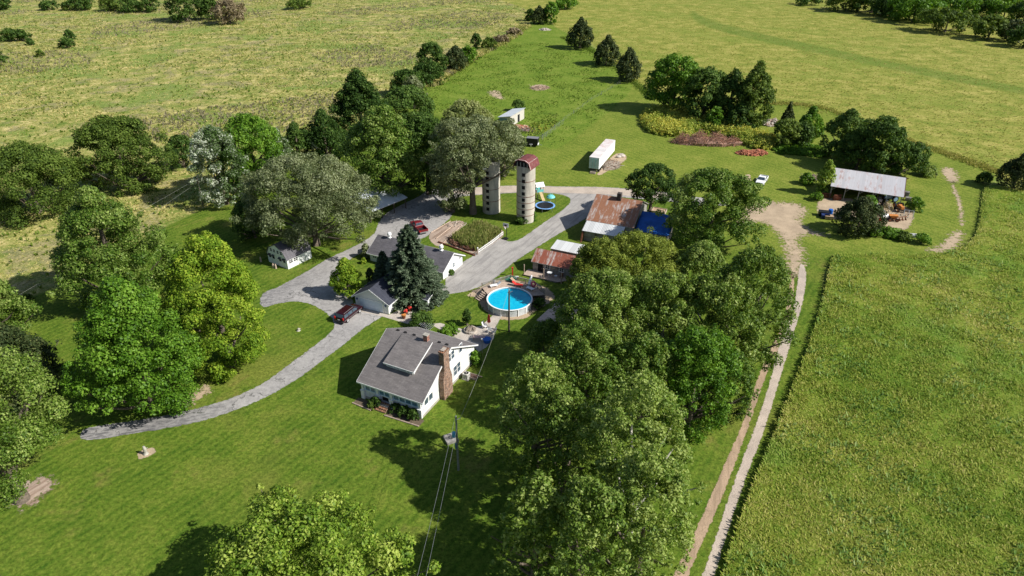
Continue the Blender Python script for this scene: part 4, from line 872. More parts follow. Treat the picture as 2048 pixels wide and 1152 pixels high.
# pasture cedars and hedges
conifer('farthest and largest of the three cedars along the pasture fence', 1160, 97, 36, 56, 'egg'); conifer('ragged middle cedar of the three along the pasture fence', 1211, 130, 72, 58, 'egg', lean=.05); conifer('nearest of the three cedars along the pasture fence', 1255, 162, 97, 58, 'egg')
hedge = [('tree', 'dark', 865, 150, 84, 58, 'dark round tree at the near end of the pasture hedge'), ('bush', 'dark', 858, 165, 120, 70, 'wide leafy bush at the foot of the dark round hedge tree'), ('ced', 'cedar', 912, 140, 92, 50, 'brownish cedar in the pasture hedge'),
  ('bush', 'maple', 938, 125, 90, 42, 'bright green bush next to the brownish hedge cedar'), ('tree', 'dark', 953, 100, 66, 24, 'slim dark tree rising from the middle of the pasture hedge'), ('bush', 'olive', 978, 98, 74, 34, 'olive bush just beyond the slim dark hedge tree'),
  ('bush', 'brush', 1003, 86, 68, 36, 'brownish thorny bush in the far half of the pasture hedge'), ('bush', 'brush', 1028, 70, 54, 34, 'brownish thorny bush at the far end of the pasture hedge'), ('bush', 'dark', 815, 190, 135, 70, 'dark bush closing the near end of the pasture hedge'),
  ('bush', 'grey', 828, 215, 150, 50, 'grey twiggy bush between the hedge and the willow')]
for k, leaf, bx, by, yt, w, lab in hedge:
    if k == 'ced': conifer(lab, bx, by, yt, w, 'egg')
    else: tree('hedge_tree' if k == 'tree' else 'hedge_bush', lab, leaf, bx, by, yt, w, .04, 'dome' if k == 'tree' else 'bush', 1.1, .38, .28, cat='tree' if k == 'tree' else 'bush')
far = [('cedar', 1078, 48, 12, 34, 'dark cedar at the far tip of the pasture'), ('maple', 1102, 48, 3, 32, 'green tree beside the dark cedar at the pasture tip'), ('dark', 1060, 42, 18, 22, 'low dark bush left of the cedar at the pasture tip'), ('maple', 1130, 18, -6, 48, 'bright hedge tree cut by the top edge beyond the pasture tip'),
  ('dark', 8, 20, -12, 32, 'dark bush in the top left corner'), ('dark', 100, 20, 0, 34, 'first dark bush right of the top left corner'), ('olive', 140, 20, 2, 30, 'low olive bush second from the top left corner'), ('dark', 165, 20, -8, 50, 'dark hedge tree left of the two tall far hedge trees'), ('olive', 222, 22, -6, 42, 'olive hedge bush in the top left row'), ('dark', 262, 24, -4, 52, 'dark hedge bush left of the small round one in the top left row'), ('dark', 302, 24, -8, 36, 'round dark bush just left of the large dark hedge tree'),
  ('dark', 374, 42, -22, 76, 'large dark hedge tree at the top of the dry meadow'), ('dark', 425, 40, -6, 40, 'dark tree between the large hedge tree and the bare twiggy bush'), ('brush', 462, 48, -4, 62, 'brownish bare twiggy bush at the top of the dry meadow'), ('olive', 600, 18, -4, 56, 'low olive bush at the top edge right of the bare bush')]
for leaf, bx, by, yt, w, lab in far:
    if leaf == 'cedar': conifer(lab, bx, by, yt, w, 'egg')
    else: tree('hedge_tree', lab, leaf, bx, by, yt, w, .04, 'dome', 1.15, .38, .26, cat='tree' if w > 35 else 'bush')
mead = [('dark', 22, 82, 55, 38, 'left half of the bush pair standing in the dry meadow'), ('dark', 45, 82, 58, 36, 'right half of the bush pair standing in the dry meadow'), ('dark', 143, 84, 58, 22, 'upright dark bush standing alone in the dry meadow'), ('dark', 134, 96, 74, 30, 'low round bush at the foot of the upright meadow bush'), ('dark', 62, 90, 76, 16, 'tiny round bush beside the meadow bush pair'), ('olive', 82, 113, 99, 17, 'tiny olive bush below the meadow bush pair'), ('dark', -8, 132, 88, 42, 'dark bush cut by the left edge of the meadow')]
for leaf, bx, by, yt, w, lab in mead: tree('meadow_bush', lab, leaf, bx, by, yt, w, .03, 'bush', 1.2, .36, .3, cat='bush', limbs=3)
# right-hand tree line
tree('oak_tree', 'leafy tree at the left end of the dense grove behind the weed thicket', 'maple', 1345, 224, 106, 106, .02, 'dome', 1.1, .4, .22, tint=.36)
tree('elm_tree', 'mid green tree in the middle of the dense grove', 'dark', 1405, 238, 134, 104, .02, 'dome', 1.1, .4, .22, tint=.6); tree('elm_tree', 'dark tree next to the conical tree in the dense grove', 'dark', 1455, 244, 138, 92, .02, 'egg', 1.1, .4, .22, tint=.4)
tree('pin_oak_tree', 'tall conical grey green tree closing the dense grove on the right', 'olive', 1500, 254, 122, 84, .02, 'egg', 1.05, .38, .22, tint=.5)
tree('hackberry_tree', 'small bright bush in front of the dense grove', 'maple', 1428, 258, 212, 42, .04, 'bush', 1.1, .38, .28, cat='bush'); tree('elm_tree', 'low dark bush under the right side of the dense grove', 'dark', 1478, 262, 205, 56, .04, 'bush', 1.1, .38, .28, cat='bush')
conifer('small cedar beyond the rubble heap', 1574, 246, 204, 30, 'cone'); tree('mulberry_tree', 'round olive tree in front of the rubble heap', 'olive', 1567, 292, 236, 60, .05, 'round', 1.1, .36, .24, tint=.7)
tree('elm_tree', 'tall bright tree between the small cedar and the two shed trees', 'maple', 1614, 282, 211, 58, .05, 'egg', 1.1, .38, .24, tint=.45); tree('elm_tree', 'dark low tree behind the round olive tree', 'dark', 1600, 292, 240, 50, .05, 'dome', 1.1, .38, .26)
tree('hackberry_tree', 'left tree of the clump behind the machine shed', 'dark', 1682, 318, 213, 90, .02, 'egg', 1.1, .38, .22, tint=.75); tree('elm_tree', 'tallest tree of the clump behind the machine shed', 'dark', 1745, 342, 230, 112, .02, 'dome', 1.15, .38, .2, tint=.5)
tree('elm_tree', 'dark leafy tree at the right end of the machine shed', 'dark', 1798, 348, 280, 92, .02, 'round', 1.1, .38, .22, tint=.45); tree('hackberry_tree', 'low filler tree tight against the back of the machine shed', 'dark', 1712, 338, 262, 84, .02, 'dome', 1.1, .38, .24, tint=.65)
tree('sapling_tree', 'pale slender young tree left of the machine shed', 'lime', 1645, 388, 316, 36, .06, 'egg', 1.0, .32, .28, tint=.55)
tree('elderberry_bush', 'low bush at the foot of the pale young tree', 'maple', 1612, 368, 344, 30, .04, 'bush', 1.1, .34, .3, cat='bush'); tree('elderberry_bush', 'low bright bush left of the machinery yard', 'maple', 1632, 400, 382, 28, .04, 'bush', 1.1, .34, .3, cat='bush', tint=.6)
conifer('dark bushy cedar in front of the machine shed', 1712, 466, 388, 98, 'egg', clump=.18); tree('vine_tree', 'bright leafy tree growing out of the dark bushy cedar', 'maple', 1728, 440, 384, 52, .1, 'egg', 1.1, .34, .26, tint=.5)
conifer('small cedar at the right edge beyond the mown lane', 2024, 378, 304, 62, 'egg', clump=.24); tree('hedge_bush', 'low bush at the right edge left of the small cedar', 'dark', 1966, 366, 342, 32, .04, 'bush', 1.1, .34, .3, cat='bush')
wood = [(1612, 10, -4, 40, 'dark', 'leftmost low bush of the top right wood'), (1690, 22, -16, 66, 'olive', 'olive tree at the left end of the top right wood'), (1742, 26, -18, 60, 'dark', 'dark tree in the front row of the top right wood'), (1825, 44, -8, 84, 'maple', 'bright broad tree in the front row of the top right wood'), (1778, 34, -10, 50, 'dark', 'dark tree left of the bright broad tree of the top right wood'),
  (1890, 64, 18, 78, 'olive', 'brownish olive tree in front of the top right wood'), (1905, 30, -14, 80, 'maple', 'bright tree in the second row of the top right wood'), (1975, 78, 34, 56, 'olive', 'olive bush in front right of the top right wood'), (2018, 82, 44, 44, 'cedar', 'small cedar at the right end of the top right wood'), (2046, 94, 50, 46, 'dark', 'dark tree cut by the right edge in the top right wood'), (1955, 30, -10, 60, 'dark', 'dark tree in the second row of the top right wood'), (2005, 40, -4, 62, 'maple', 'green tree near the top right corner'), (2044, 50, 4, 48, 'dark', 'dark tree in the top right corner'), (1860, 14, -24, 70, 'dark', 'dark tree cut by the top edge of the top right wood')]
for bx, by, yt, w, leaf, lab in wood: tree('wood_tree', lab, leaf, bx, by, yt - 4, w * 1.35, .04, 'dome', 1.15, .4, .24, limbs=4)
# grove right of the farmhouse
tree('walnut_tree', 'round dark tree on a bare trunk by the upper lane', 'dark', 1300, 422, 325, 102, .22, 'dome', 1.15, .36, .2, tint=.3)
tree('silver_maple', 'big dark maple with silvery tufts right of the blue tarpaulin shed', 'sycamore', 1415, 496, 335, 186, .03, 'round', 1.15, .36, .18, tint=.36, mix=((-.9, .4, 0), .55, .35))
tree('locust_tree', 'yellow green feathery tree in front of the rusty barn', 'locust', 1270, 590, 458, 205, .1, 'dome', 1.05, .3, 0.148, flat=1.05, limbs=9); tree('locust_tree', 'yellow green feathery tree leaning over the rusty roofed shed', 'locust', 1192, 618, 476, 120, .06, 'dome', 1.0, .3, 0.178, flat=1.05, limbs=8, tint=.4)
tree('silver_maple', 'maple with pale tufted crown in the middle of the grove', 'sycamore', 1392, 610, 482, 122, .08, 'dome', 1.05, .32, 0.163, flat=1.05, tint=.62)
tree('poplar_tree', 'wide green poplar at the right side of the grove by the track', 'poplar', 1478, 726, 492, 184, .05, 'dome', 1.05, .34, 0.148, flat=1.05, tint=.32, limbs=10)
tree('poplar_tree', 'green poplar in the middle right of the grove beside the track', 'poplar', 1420, 752, 545, 185, .06, 'dome', 1.0, .34, 0.148, flat=1.05, tint=.42, limbs=10, bark=M_BARKP)
tree('poplar_tree', 'grey leaved poplar in the middle of the grove showing pale limbs', 'poplar', 1315, 740, 540, 190, .06, 'dome', .95, .32, 0.148, flat=1.05, tint=.45, limbs=12, bark=M_BARKP)
tree('locust_tree', 'twiggy grey green tree right of the pool and dark shed', 'poplar', 1200, 740, 536, 225, .04, 'dome', .95, .3, 0.148, flat=1.05, tint=.4, limbs=12)
tree('elm_tree', 'small grey green tree below the dark roofed shed', 'poplar', 1090, 735, 636, 92, .06, 'dome', 1.0, .3, 0.192, flat=1.05, tint=.3)
tree('poplar_tree', 'shaded poplar between the twiggy tree and the large pale poplar', 'sycamore', 1165, 838, 640, 190, .06, 'dome', 1.0, .32, 0.148, flat=1.05, tint=.4, limbs=10)
tree('poplar_tree', 'bright lobed poplar on the grove edge above the track bend', 'maple', 1375, 850, 650, 185, .05, 'dome', 1.0, .34, 0.148, flat=1.05, tint=.4, limbs=9)
tree('poplar_tree', 'olive poplar between the bright lobed poplar and the shaded poplar', 'sycamore', 1275, 850, 660, 150, .05, 'dome', 1.0, .34, 0.148, flat=1.05, tint=.36, limbs=9)
tree('poplar_tree', 'dark green tree at the grove foot next to the bare roots by the track', 'sycamore', 1436, 826, 690, 128, .06, 'dome', 1.0, .34, 0.163, flat=1.05, tint=.3, limbs=8)
tree('cottonwood_tree', 'large pale cottonwood nearest the camera in the grove', 'poplar', 1252, 1060, 752, 262, .04, 'dome', 1.05, .3, 0.126, flat=1.05, tint=.62, limbs=12, bark=M_BARKP)
tree('cottonwood_tree', 'pale cottonwood on the left edge of the grove by the lawn', 'poplar', 1068, 950, 706, 155, .05, 'dome', 1.0, .3, 0.148, flat=1.05, tint=.55, limbs=10)
tree('cottonwood_tree', 'shaded cottonwood between the two pale ones on the lawn side', 'poplar', 1125, 1010, 780, 190, .05, 'dome', 1.0, .3, 0.148, flat=1.05, tint=.34, limbs=10)
tree('cottonwood_tree', 'green lobed cottonwood at the lower left corner of the grove', 'poplar', 1068, 1190, 955, 140, .05, 'dome', 1.0, .28, 0.163, flat=1.05, tint=.48, limbs=8)
tree('cottonwood_tree', 'pale cottonwood at the bottom edge right of the grove corner', 'poplar', 1268, 1190, 905, 215, .05, 'dome', 1.0, .3, 0.148, flat=1.05, tint=.58, limbs=9); tree('cottonwood_tree', 'dark cottonwood at the bottom edge in the grove centre', 'poplar', 1170, 1230, 965, 215, .05, 'dome', 1.0, .3, 0.148, flat=1.05, tint=.36, limbs=9)
# shrubs round the house and yards
for nm, lab, leaf, bx, by, yt, w, tn in (('lilac_bush', 'round dark green bush between the garage paving and the farmhouse roof', 'dark', 840, 652, 620, 54, .6), ('flower_bush', 'bright green flower bush behind the farmhouse on the patio edge', 'maple', 902, 664, 648, 40, .6), ('pasture_bush', 'dark green bush behind the pasture shed', 'dark', 1036, 222, 198, 30, .7), ('ivy_bush', 'ivy mound against the rear corner of the farmhouse', 'maple', 950, 728, 700, 26, .55), ('foundation_shrub', 'dark red leaved shrub left of the farmhouse steps', 'dark', 752, 812, 791, 30, .2), ('foundation_shrub', 'small yellow green shrub in the bed left of the farmhouse steps', 'olive', 743, 815, 802, 20, .6),
   ('foundation_shrub', 'dark clipped shrub just right of the farmhouse steps', 'dark', 792, 822, 804, 26, .25), ('foundation_shrub', 'dark middle shrub of the bed right of the steps', 'dark', 809, 829, 808, 28, .35), ('foundation_shrub', 'dark end shrub at the right porch corner', 'dark', 826, 836, 815, 26, .3), ('vine_bush', 'leafy vine at the foot of the red hooded silo', 'dark', 1042, 447, 430, 26, .4), ('vine_bush', 'thin vine on the right foot of the red hooded silo', 'maple', 1068, 442, 422, 9, .4),
   ('grey_shrub', 'grey green clipped hedge shrub at the left gable of the long outbuilding', 'grey', 733, 515, 486, 22, .5), ('potted_bush', 'small round bright bush on the lawn left of the long outbuilding', 'yellow', 728, 527, 515, 10, .5), ('lane_bush', 'dark bush on the gravel by the white gable of the long outbuilding', 'dark', 902, 549, 537, 14, .5),
   ('yard_shrub', 'leafy shrub beside the pallet stack right of the machine shed', 'maple', 1828, 420, 392, 34, .5), ('yard_shrub', 'bright weed clump right of the white tub below the machinery yard', 'maple', 1842, 487, 465, 34, .6), ('yard_shrub', 'leafy weed clump in the middle below the machinery yard', 'maple', 1780, 470, 452, 46, .5), ('yard_shrub', 'dull weed clump left of the white tub', 'olive', 1808, 480, 462, 34, .5), ('yard_shrub', 'weed clump at the right foot of the dark bushy cedar', 'maple', 1748, 472, 455, 32, .6),
   ('lane_hedge', 'grey green hedge remnant right of the machine shed clump', 'poplar', 1855, 350, 328, 42, .5), ('pool_shrub', 'dark shrub on the right side of the pool wall', 'dark', 1078, 615, 594, 28, .45), ('yard_bush', 'small bush below the ash tree cut by the left edge', 'olive', 55, 600, 586, 26, .5), ('lawn_tree', 'thin young tree on the lawn between the garage and the patio', 'dark', 934, 650, 615, 22, .4)):
    tree(nm, lab, leaf, bx, by, yt, w, .04 if nm != 'lawn_tree' else .2, 'bush' if nm != 'lawn_tree' else 'egg', 1.2, .26, .34, cat='tree' if nm == 'lawn_tree' else 'bush', limbs=3, tint=tn)

# ------------------------------------------------------------------ standing grass and weeds (uncountable)
def mat_blades(name, stops, patches=None):
    t = NT(name); a = t.attr('tint'); p = t.pos()
    n = t.noise(p, .045, 5, .7); n2 = t.noise(p, .4, 3, .6)
    f = t.math('ADD', t.math('MULTIPLY', a, .32), t.math('ADD', t.math('MULTIPLY', n, .46), t.math('MULTIPLY', n2, .22)))
    col = t.ramp(f, stops)
    if patches: col = t.mix(t.mr(t.noise(p, .05, 4, .7), .56, .66, 0, .7), col, t.ramp(a, patches))
    t.col(col, .6, .2); tr = t.nd('ShaderNodeBsdfTranslucent'); t.ln(col, tr.inputs[0]); mx = t.nd('ShaderNodeMixShader'); mx.inputs[0].default_value = .42
    t.ln(t.bsdf.outputs[0], mx.inputs[1]); t.ln(tr.outputs[0], mx.inputs[2]); t.ln(mx.outputs[0], t.out.inputs['Surface']); return t.m
def blades(name, label, cat, rs, XY, m, h, wid, nb=3, z=0.0, lean=.45, tint=None, hk=None):
    n = len(XY) * nb; b = np.repeat(XY, nb, 0) + rs.normal(0, .16 * h / .7, (n, 2)); a = rs.uniform(0, 6.283, n); hh = h * rs.uniform(.55, 1.3, n)
    if hk is not None: hh *= np.repeat(hk, nb)
    ln = np.stack([np.cos(a), np.sin(a)], 1) * (hh * lean * rs.uniform(.2, 1.5, n))[:, None]; sd = np.stack([-np.sin(a), np.cos(a)], 1) * (wid * rs.uniform(.6, 1.5, n))[:, None] * .5
    z0 = np.full(n, z); V = np.empty((n, 4, 3)); V[:, 0, :2] = b - sd * .6; V[:, 1, :2] = b + sd * .6; V[:, 2, :2] = b + ln * .7 + sd; V[:, 3, :2] = b + ln - sd * .6
    V[:, 0, 2] = V[:, 1, 2] = z0; V[:, 2, 2] = z0 + hh * .8; V[:, 3, 2] = z0 + hh
    tt = np.clip(rs.normal(.5, .2, n) if tint is None else np.repeat(tint, nb) + rs.normal(0, .15, n), 0, 1)
    return structure(np_mesh(name, V.reshape(-1, 3), np.arange(n * 4).reshape(n, 4), m, None, np.repeat(tt, 4)), 'stuff', label, cat)
def scatter(rs, nm, n, keep, x0, x1, y0, y1, inset=.3, outside=()):
    X = rs.uniform(x0, x1, n); Y = rs.uniform(y0, y1, n); k = rs.random(n) < keep(X, Y); X, Y = X[k], Y[k]
    if nm: k = sdf(X, Y, POLYW[nm]) > inset; X, Y = X[k], Y[k]
    for o in outside: k = sdf(X, Y, POLYW[o]) < -.4; X, Y = X[k], Y[k]
    # only what the photo's field of view could plausibly see
    d = Y * cP + CAMH * sP; u = X / d * FPX; v = (Y * sP - CAMH * cP) / d * FPX; k = (np.abs(u) < 1130) & (v < 620) & (v > -700)
    return np.stack([X[k], Y[k]], 1)
rs = np.random.RandomState(5)
M_TALL = mat_blades('tall_grass_blades', [(.32, (.14, .26, .022)), (.445, (.26, .36, .042)), (.555, (.42, .455, .08)), (.66, (.62, .56, .2))], [(.2, (.16, .32, .03)), (.8, (.34, .47, .09))])
XY = scatter(rs, 'field', 800000, lambda X, Y: np.clip((62 / np.hypot(X, Y)) ** 1.6, .1, 1), 18, 150, 20, 165)
blades('tall_grass', 'uncut green hay field right of the dirt track', 'grass', rs, XY, M_TALL, .26, .12, 3, .55, 1.8)
XY = scatter(rs, 'field', 60000, lambda X, Y: np.clip((62 / np.hypot(X, Y)) ** 1.6, .1, 1) * (np.sin(X * .33 + 2 * np.sin(Y * .21)) * np.sin(Y * .27 + X * .1) > .15), 18, 150, 20, 165)
M_CLUMP = mat_blades('dark_weed_blades', [(.32, (.13, .26, .04)), (.5, (.23, .36, .08)), (.66, (.40, .48, .18))])
blades('tall_weeds', 'darker weed clumps rising in the uncut hay field', 'weeds', rs, XY, M_CLUMP, .55, .16, 3, .5, .9)
# the matted lower growth of the hay field
gx = np.arange(18, 170, .7); gy = np.arange(18, 168, .7); X, Y = np.meshgrid(gx, gy); sdv = sdf(X, Y, POLYW['field'])
Z = np.clip(sdv / .5, 0, 1) * (.55 + .12 * rs.random(X.shape) + .1 * np.sin(X * .7 + np.sin(Y * .5) * 2)) ; i = np.arange((len(gy) - 1) * (len(gx) - 1)); r, c = i // (len(gx) - 1), i % (len(gx) - 1); a = r * len(gx) + c
ok = sdv.ravel()[a] > .05; a = a[ok]
structure(np_mesh('hay_undergrowth', np.stack([X.ravel(), Y.ravel(), Z.ravel()], 1), np.stack([a, a + 1, a + len(gx) + 1, a + len(gx)], 1), M_TALL, None, rs.uniform(.1, .5, X.size)), 'stuff', 'matted green undergrowth of the uncut hay field', 'grass')
M_MEAD = mat_blades('meadow_blades', [(.33, (.13, .21, .028)), (.43, (.26, .30, .058)), (.51, (.44, .42, .125)), (.60, (.68, .58, .25))], [(.25, (.17, .16, .10)), (.8, (.32, .28, .18))])
XY = scatter(rs, None, 300000, lambda X, Y: np.clip((150 / np.hypot(X, Y)) ** 1.4, .1, 1), -400, 60, 75, 560, outside=('lawn', 'past', 'oldmeadow'))
dd = np.hypot(XY[:, 0], XY[:, 1]); blades('meadow_grass', 'dry yellow and green meadow grass of the upper left field', 'grass', rs, XY, M_MEAD, .34, .3, 3, 0, 1.2, hk=np.clip(dd / 260, .7, 1.4) * np.where(np.sin(XY[:, 0] * .05 + 2 * np.sin(XY[:, 1] * .03)) * np.sin(XY[:, 1] * .045) > -.1, 1.1, .5))
M_OLD = mat_blades('hayfield_blades', [(.32, (.15, .215, .026)), (.45, (.27, .29, .05)), (.55, (.40, .38, .09)), (.65, (.54, .47, .16))])
XY = scatter(rs, 'oldmeadow', 170000, lambda X, Y: np.clip((150 / np.hypot(X, Y)) ** 1.4, .1, 1), 20, 420, 120, 560)
blades('hayfield_grass', 'yellow green grass of the upper right hay field', 'grass', rs, XY, M_OLD, .2, .26, 3, 0, 1.6)
XY = scatter(rs, 'past', 60000, lambda X, Y: np.clip((np.sin(X * .31 + 2 * np.sin(Y * .13)) * np.sin(Y * .23 + X * .07)) * .5 + .25, .03, 1), -60, 80, 140, 330)
M_PAS = mat_blades('pasture_blades', [(.32, (.08, .15, .012)), (.5, (.14, .22, .022)), (.66, (.22, .28, .045))]); blades('pasture_tufts', 'green grass tufts in the fenced pasture', 'grass', rs, XY, M_PAS, .3, .2, 3, 0, .6)
M_PAS2 = mat_blades('lush_blades', [(.32, (.09, .21, .02)), (.5, (.18, .34, .035)), (.66, (.32, .44, .08))])
# mower strips of longer grass along fences and tracks
def strip(name, label, px, n, m, h, wid, spread, closed=False):
    q = smooth_poly(px, 8, closed=closed); L = np.array([(a.x, a.y) for a in q]); k = rs.randint(0, len(L) - 1, n); f = rs.random(n)[:, None]; XY = L[k] * (1 - f) + L[k + 1] * f + rs.normal(0, spread, (n, 2))
    return blades(name, label, 'grass', rs, XY, m, h, wid, 3)
strip('fence_weeds', 'rank weeds under the pasture fence by the cedars', [(1125, 75), (1180, 100), (1250, 150), (1285, 180), (1305, 198)], 1500, M_PAS, .45, .25, .8)
strip('fence_weeds', 'rank brown green weeds along the far pasture hedge', [(860, 172), (900, 145), (960, 108), (1010, 82), (1052, 52)], 3000, M_MEAD, 1.0, .35, 1.3)
strip('lane_weeds', 'longer grass at the edge of the upper right hay field', [(1530, 206), (1640, 215), (1785, 270), (1900, 310), (1990, 342)], 2500, M_OLD, .4, .22, 1.1)
strip('edge_weeds', 'lush bright weeds along the track edge of the hay field', [(1462, 1180), (1494, 1080), (1538, 960), (1583, 840), (1631, 700), (1674, 545), (1680, 528)], 9000, M_PAS2, .55, .14, .45)
M_GREYW = mat_blades('grey_weed_blades', [(.3, (.14, .14, .075)), (.5, (.27, .235, .15)), (.7, (.40, .34, .23))])
XY = scatter(rs, None, 420000, lambda X, Y: np.clip((150 / np.hypot(X, Y)) ** 1.2, .1, 1) * (np.sin(X * .043 + 2.2 * np.sin(Y * .021) + 1) * np.sin(Y * .037 + .8 * np.sin(X * .05)) > .35) * (rs.random(len(X)) < .35) * (Y > 185), -380, 40, 110, 480, outside=('lawn', 'past', 'oldmeadow'))
blades('grey_weeds', 'grey brown seeded weeds in drifts across the upper left meadow', 'weeds', rs, XY, M_GREYW, .7, .26, 3, 0, .6)
XY = scatter(rs, None, 60000, lambda X, Y: np.clip((150 / np.hypot(X, Y)) ** 1.2, .1, 1) * .3, -380, 40, 90, 480, outside=('lawn', 'past', 'oldmeadow'))
blades('green_forbs', 'scattered green weed clumps over the dry meadows', 'weeds', rs, XY, M_PAS, .6, .3, 4, 0, .6)
# weed thicket, corn plot and other uncountable plant masses
def thicket(name, label, cat, px, leaf, h, n, size, tint=.5, var=.2, tri=False):
    q = [tuple(p[:2]) for p in smooth_poly(px, 5)]; xs_ = [a[0] for a in q]; ys_ = [a[1] for a in q]; X = rs.uniform(min(xs_), max(xs_), n * 6); Y = rs.uniform(min(ys_), max(ys_), n * 6); s_ = sdf(X, Y, q); k = s_ > 0; X, Y, s_ = X[k][:n], Y[k][:n], s_[k][:n]
    hh = h * np.clip(.35 + s_ / 3.0, 0, 1) * rs.uniform(.6, 1.15, len(X)); cen = np.stack([X, Y, hh * .6], 1); rad = hh * .55
    cl = np.sin(X * .35 + 1.3) * np.sin(Y * .28) * .22
    V, Fq, T, k = leaf_cloud(rs, cen, rad, np.full(len(X), 46), size, 1.0, .4, var, tint + cl + rs.normal(0, .08, len(X))); return structure(np_mesh(name, V, Fq, M_LEAF[leaf], None, T, k), 'stuff', label, cat)
thicket('weed_thicket', 'tall yellow green weed thicket in front of the dense grove', 'weeds', [(1280, 240), (1288, 226), (1320, 220), (1370, 224), (1420, 243), (1470, 258), (1530, 272), (1560, 288), (1535, 300), (1500, 296), (1460, 278), (1400, 268), (1362, 278), (1320, 272), (1290, 262)], 'weeds', 2.3, 1000, .36, .62)
thicket('weed_thicket', 'green weeds below the trees left of the machine shed', 'weeds', [(1545, 296), (1580, 285), (1640, 296), (1665, 305), (1650, 316), (1600, 312), (1555, 308)], 'maple', 1.1, 260, .38, .55)
POLYW['corn'] = [tuple(P(x, y)[:2]) for x, y in ((902, 479), (956, 448), (1003, 466), (956, 503), (925, 496))]
M_CORN = mat_blades('corn_leaves', [(.3, (.13, .19, .03)), (.45, (.24, .29, .07)), (.56, (.38, .36, .13)), (.66, (.5, .42, .2))])
XY = scatter(rs, 'corn', 30000, lambda X, Y: X * 0 + 1, -22, 2, 105, 135)
blades('corn_plot', 'fenced plot of tall corn between the gravel lane and the soil beds', 'corn', rs, XY, M_CORN, 1.25, .14, 3, 0, .35)
thicket('wilted_plants', 'brown wilted plants along the near edge of the corn plot', 'corn', [(897, 482), (903, 478), (935, 492), (950, 500), (940, 503), (905, 490)], 'redbrush', 1.0, 70, .3, .7)
thicket('pen_weeds', 'rough weeds in the small pen in front of the pasture shed', 'weeds', [(1050, 255), (1085, 240), (1120, 245), (1095, 262), (1060, 275)], 'weeds', .5, 120, .3, .4)

# ------------------------------------------------------------------ vehicles
def heading(p0, p1): d = p1 - p0; return math.atan2(d.y, d.x)
def wheel(par, x, y, r, w, rim=None):
    s = 1 if y > 0 else -1; t = MB().tube([(x, y - w / 2, r), (x, y + w / 2, r)], r, 20).build('wheel', M_RUBBER, par)
    MB().tube([(x, y + s * (w / 2 + .002), r), (x, y + s * (w / 2 + .02), r)], r * .66, 16).build('rim', rim or M_TIRERIM, t); return t
def body_loft(prof, W, belt, roof, inset):
    """side profile (x,z) swept across the width, leaning inwards above the belt line"""
    hw = lambda z: W / 2 - (inset * min(1, (z - belt) / (roof - belt)) if z > belt else (.05 if z < .4 else 0))
    n = len(prof); b = MB(); vs = [(x, -hw(z), z) for x, z in prof] + [(x, hw(z), z) for x, z in prof]
    return b.add(vs, [tuple(range(n))[::-1], tuple(range(n, 2 * n))] + [(i, (i + 1) % n, n + (i + 1) % n, n + i) for i in range(n)]), hw
def minivan(label, c, rz):
    t = thing('minivan', label, 'minivan', c, rz); W = 1.95
    prof = [(-2.55, .32), (-2.6, .6), (-2.58, 1.0), (-2.45, 1.12), (-2.2, 1.72), (-1.9, 1.78), (.1, 1.78), (.55, 1.68), (1.45, 1.1), (2.35, .92), (2.55, .72), (2.58, .4), (2.5, .32)]
    b, hw = body_loft(prof, W, 1.05, 1.78, .2); b.build('body', M_MAROON, t, bevel=.05)
    for s in (-1, 1):
        def sq(x0, x1, x2, x3, z0=1.1, z1=1.6):
            q = [(x0, s * (hw(z0) + .006), z0), (x1, s * (hw(z0) + .006), z0), (x2, s * (hw(z1) + .006), z1), (x3, s * (hw(z1) + .006), z1)]
            MB().prism(q, (0, s * .012, 0)).build('side_window', M_GLASS, t)
        sq(-2.28, -1.35, -1.35, -2.12); sq(-1.25, -.2, -.2, -1.25); sq(-.1, 1.25, .52, -.1)
        MB().box(-2.1, .3, s * .75 - .025, s * .75 + .025, 1.83, 1.87).build('roof_rail', M_STEEL, t); MB().box(.95, 1.12, *sorted((s * .98, s * 1.16)), 1.08, 1.22).build('mirror', M_MAROON, t)
        MB().box(-2.62, -2.5, *sorted((s * .72, s * .93)), .85, 1.25).build('tail_light', M_LAMPRED, t); MB().box(2.4, 2.6, *sorted((s * .55, s * .88)), .62, .8).build('headlight', M_LAMPW, t)
        MB().box(-2.4, 2.2, *sorted((s * .985, s * .995)), .62, .68).build('trim_strip', M_STEEL, t)
        for x in (-1.6, 1.6): wheel(t, x, s * .86, .34, .24)
    MB().prism([(.62, -.72, 1.66), (1.42, -.84, 1.13), (1.42, .84, 1.13), (.62, .72, 1.66)], (.03, 0, .03)).build('windscreen', M_GLASS, t)
    MB().prism([(-2.24, -.7, 1.66), (-2.47, -.82, 1.16), (-2.47, .82, 1.16), (-2.24, .7, 1.66)], (-.03, 0, .01)).build('rear_window', M_GLASS, t)
    MB().box(-2.7, -2.56, -.9, .9, .35, .6).build('bumper', M_CHAR, t); MB().box(-2.615, -2.6, -.22, .22, .72, .86).build('number_plate', M_PLASTICW, t); return t
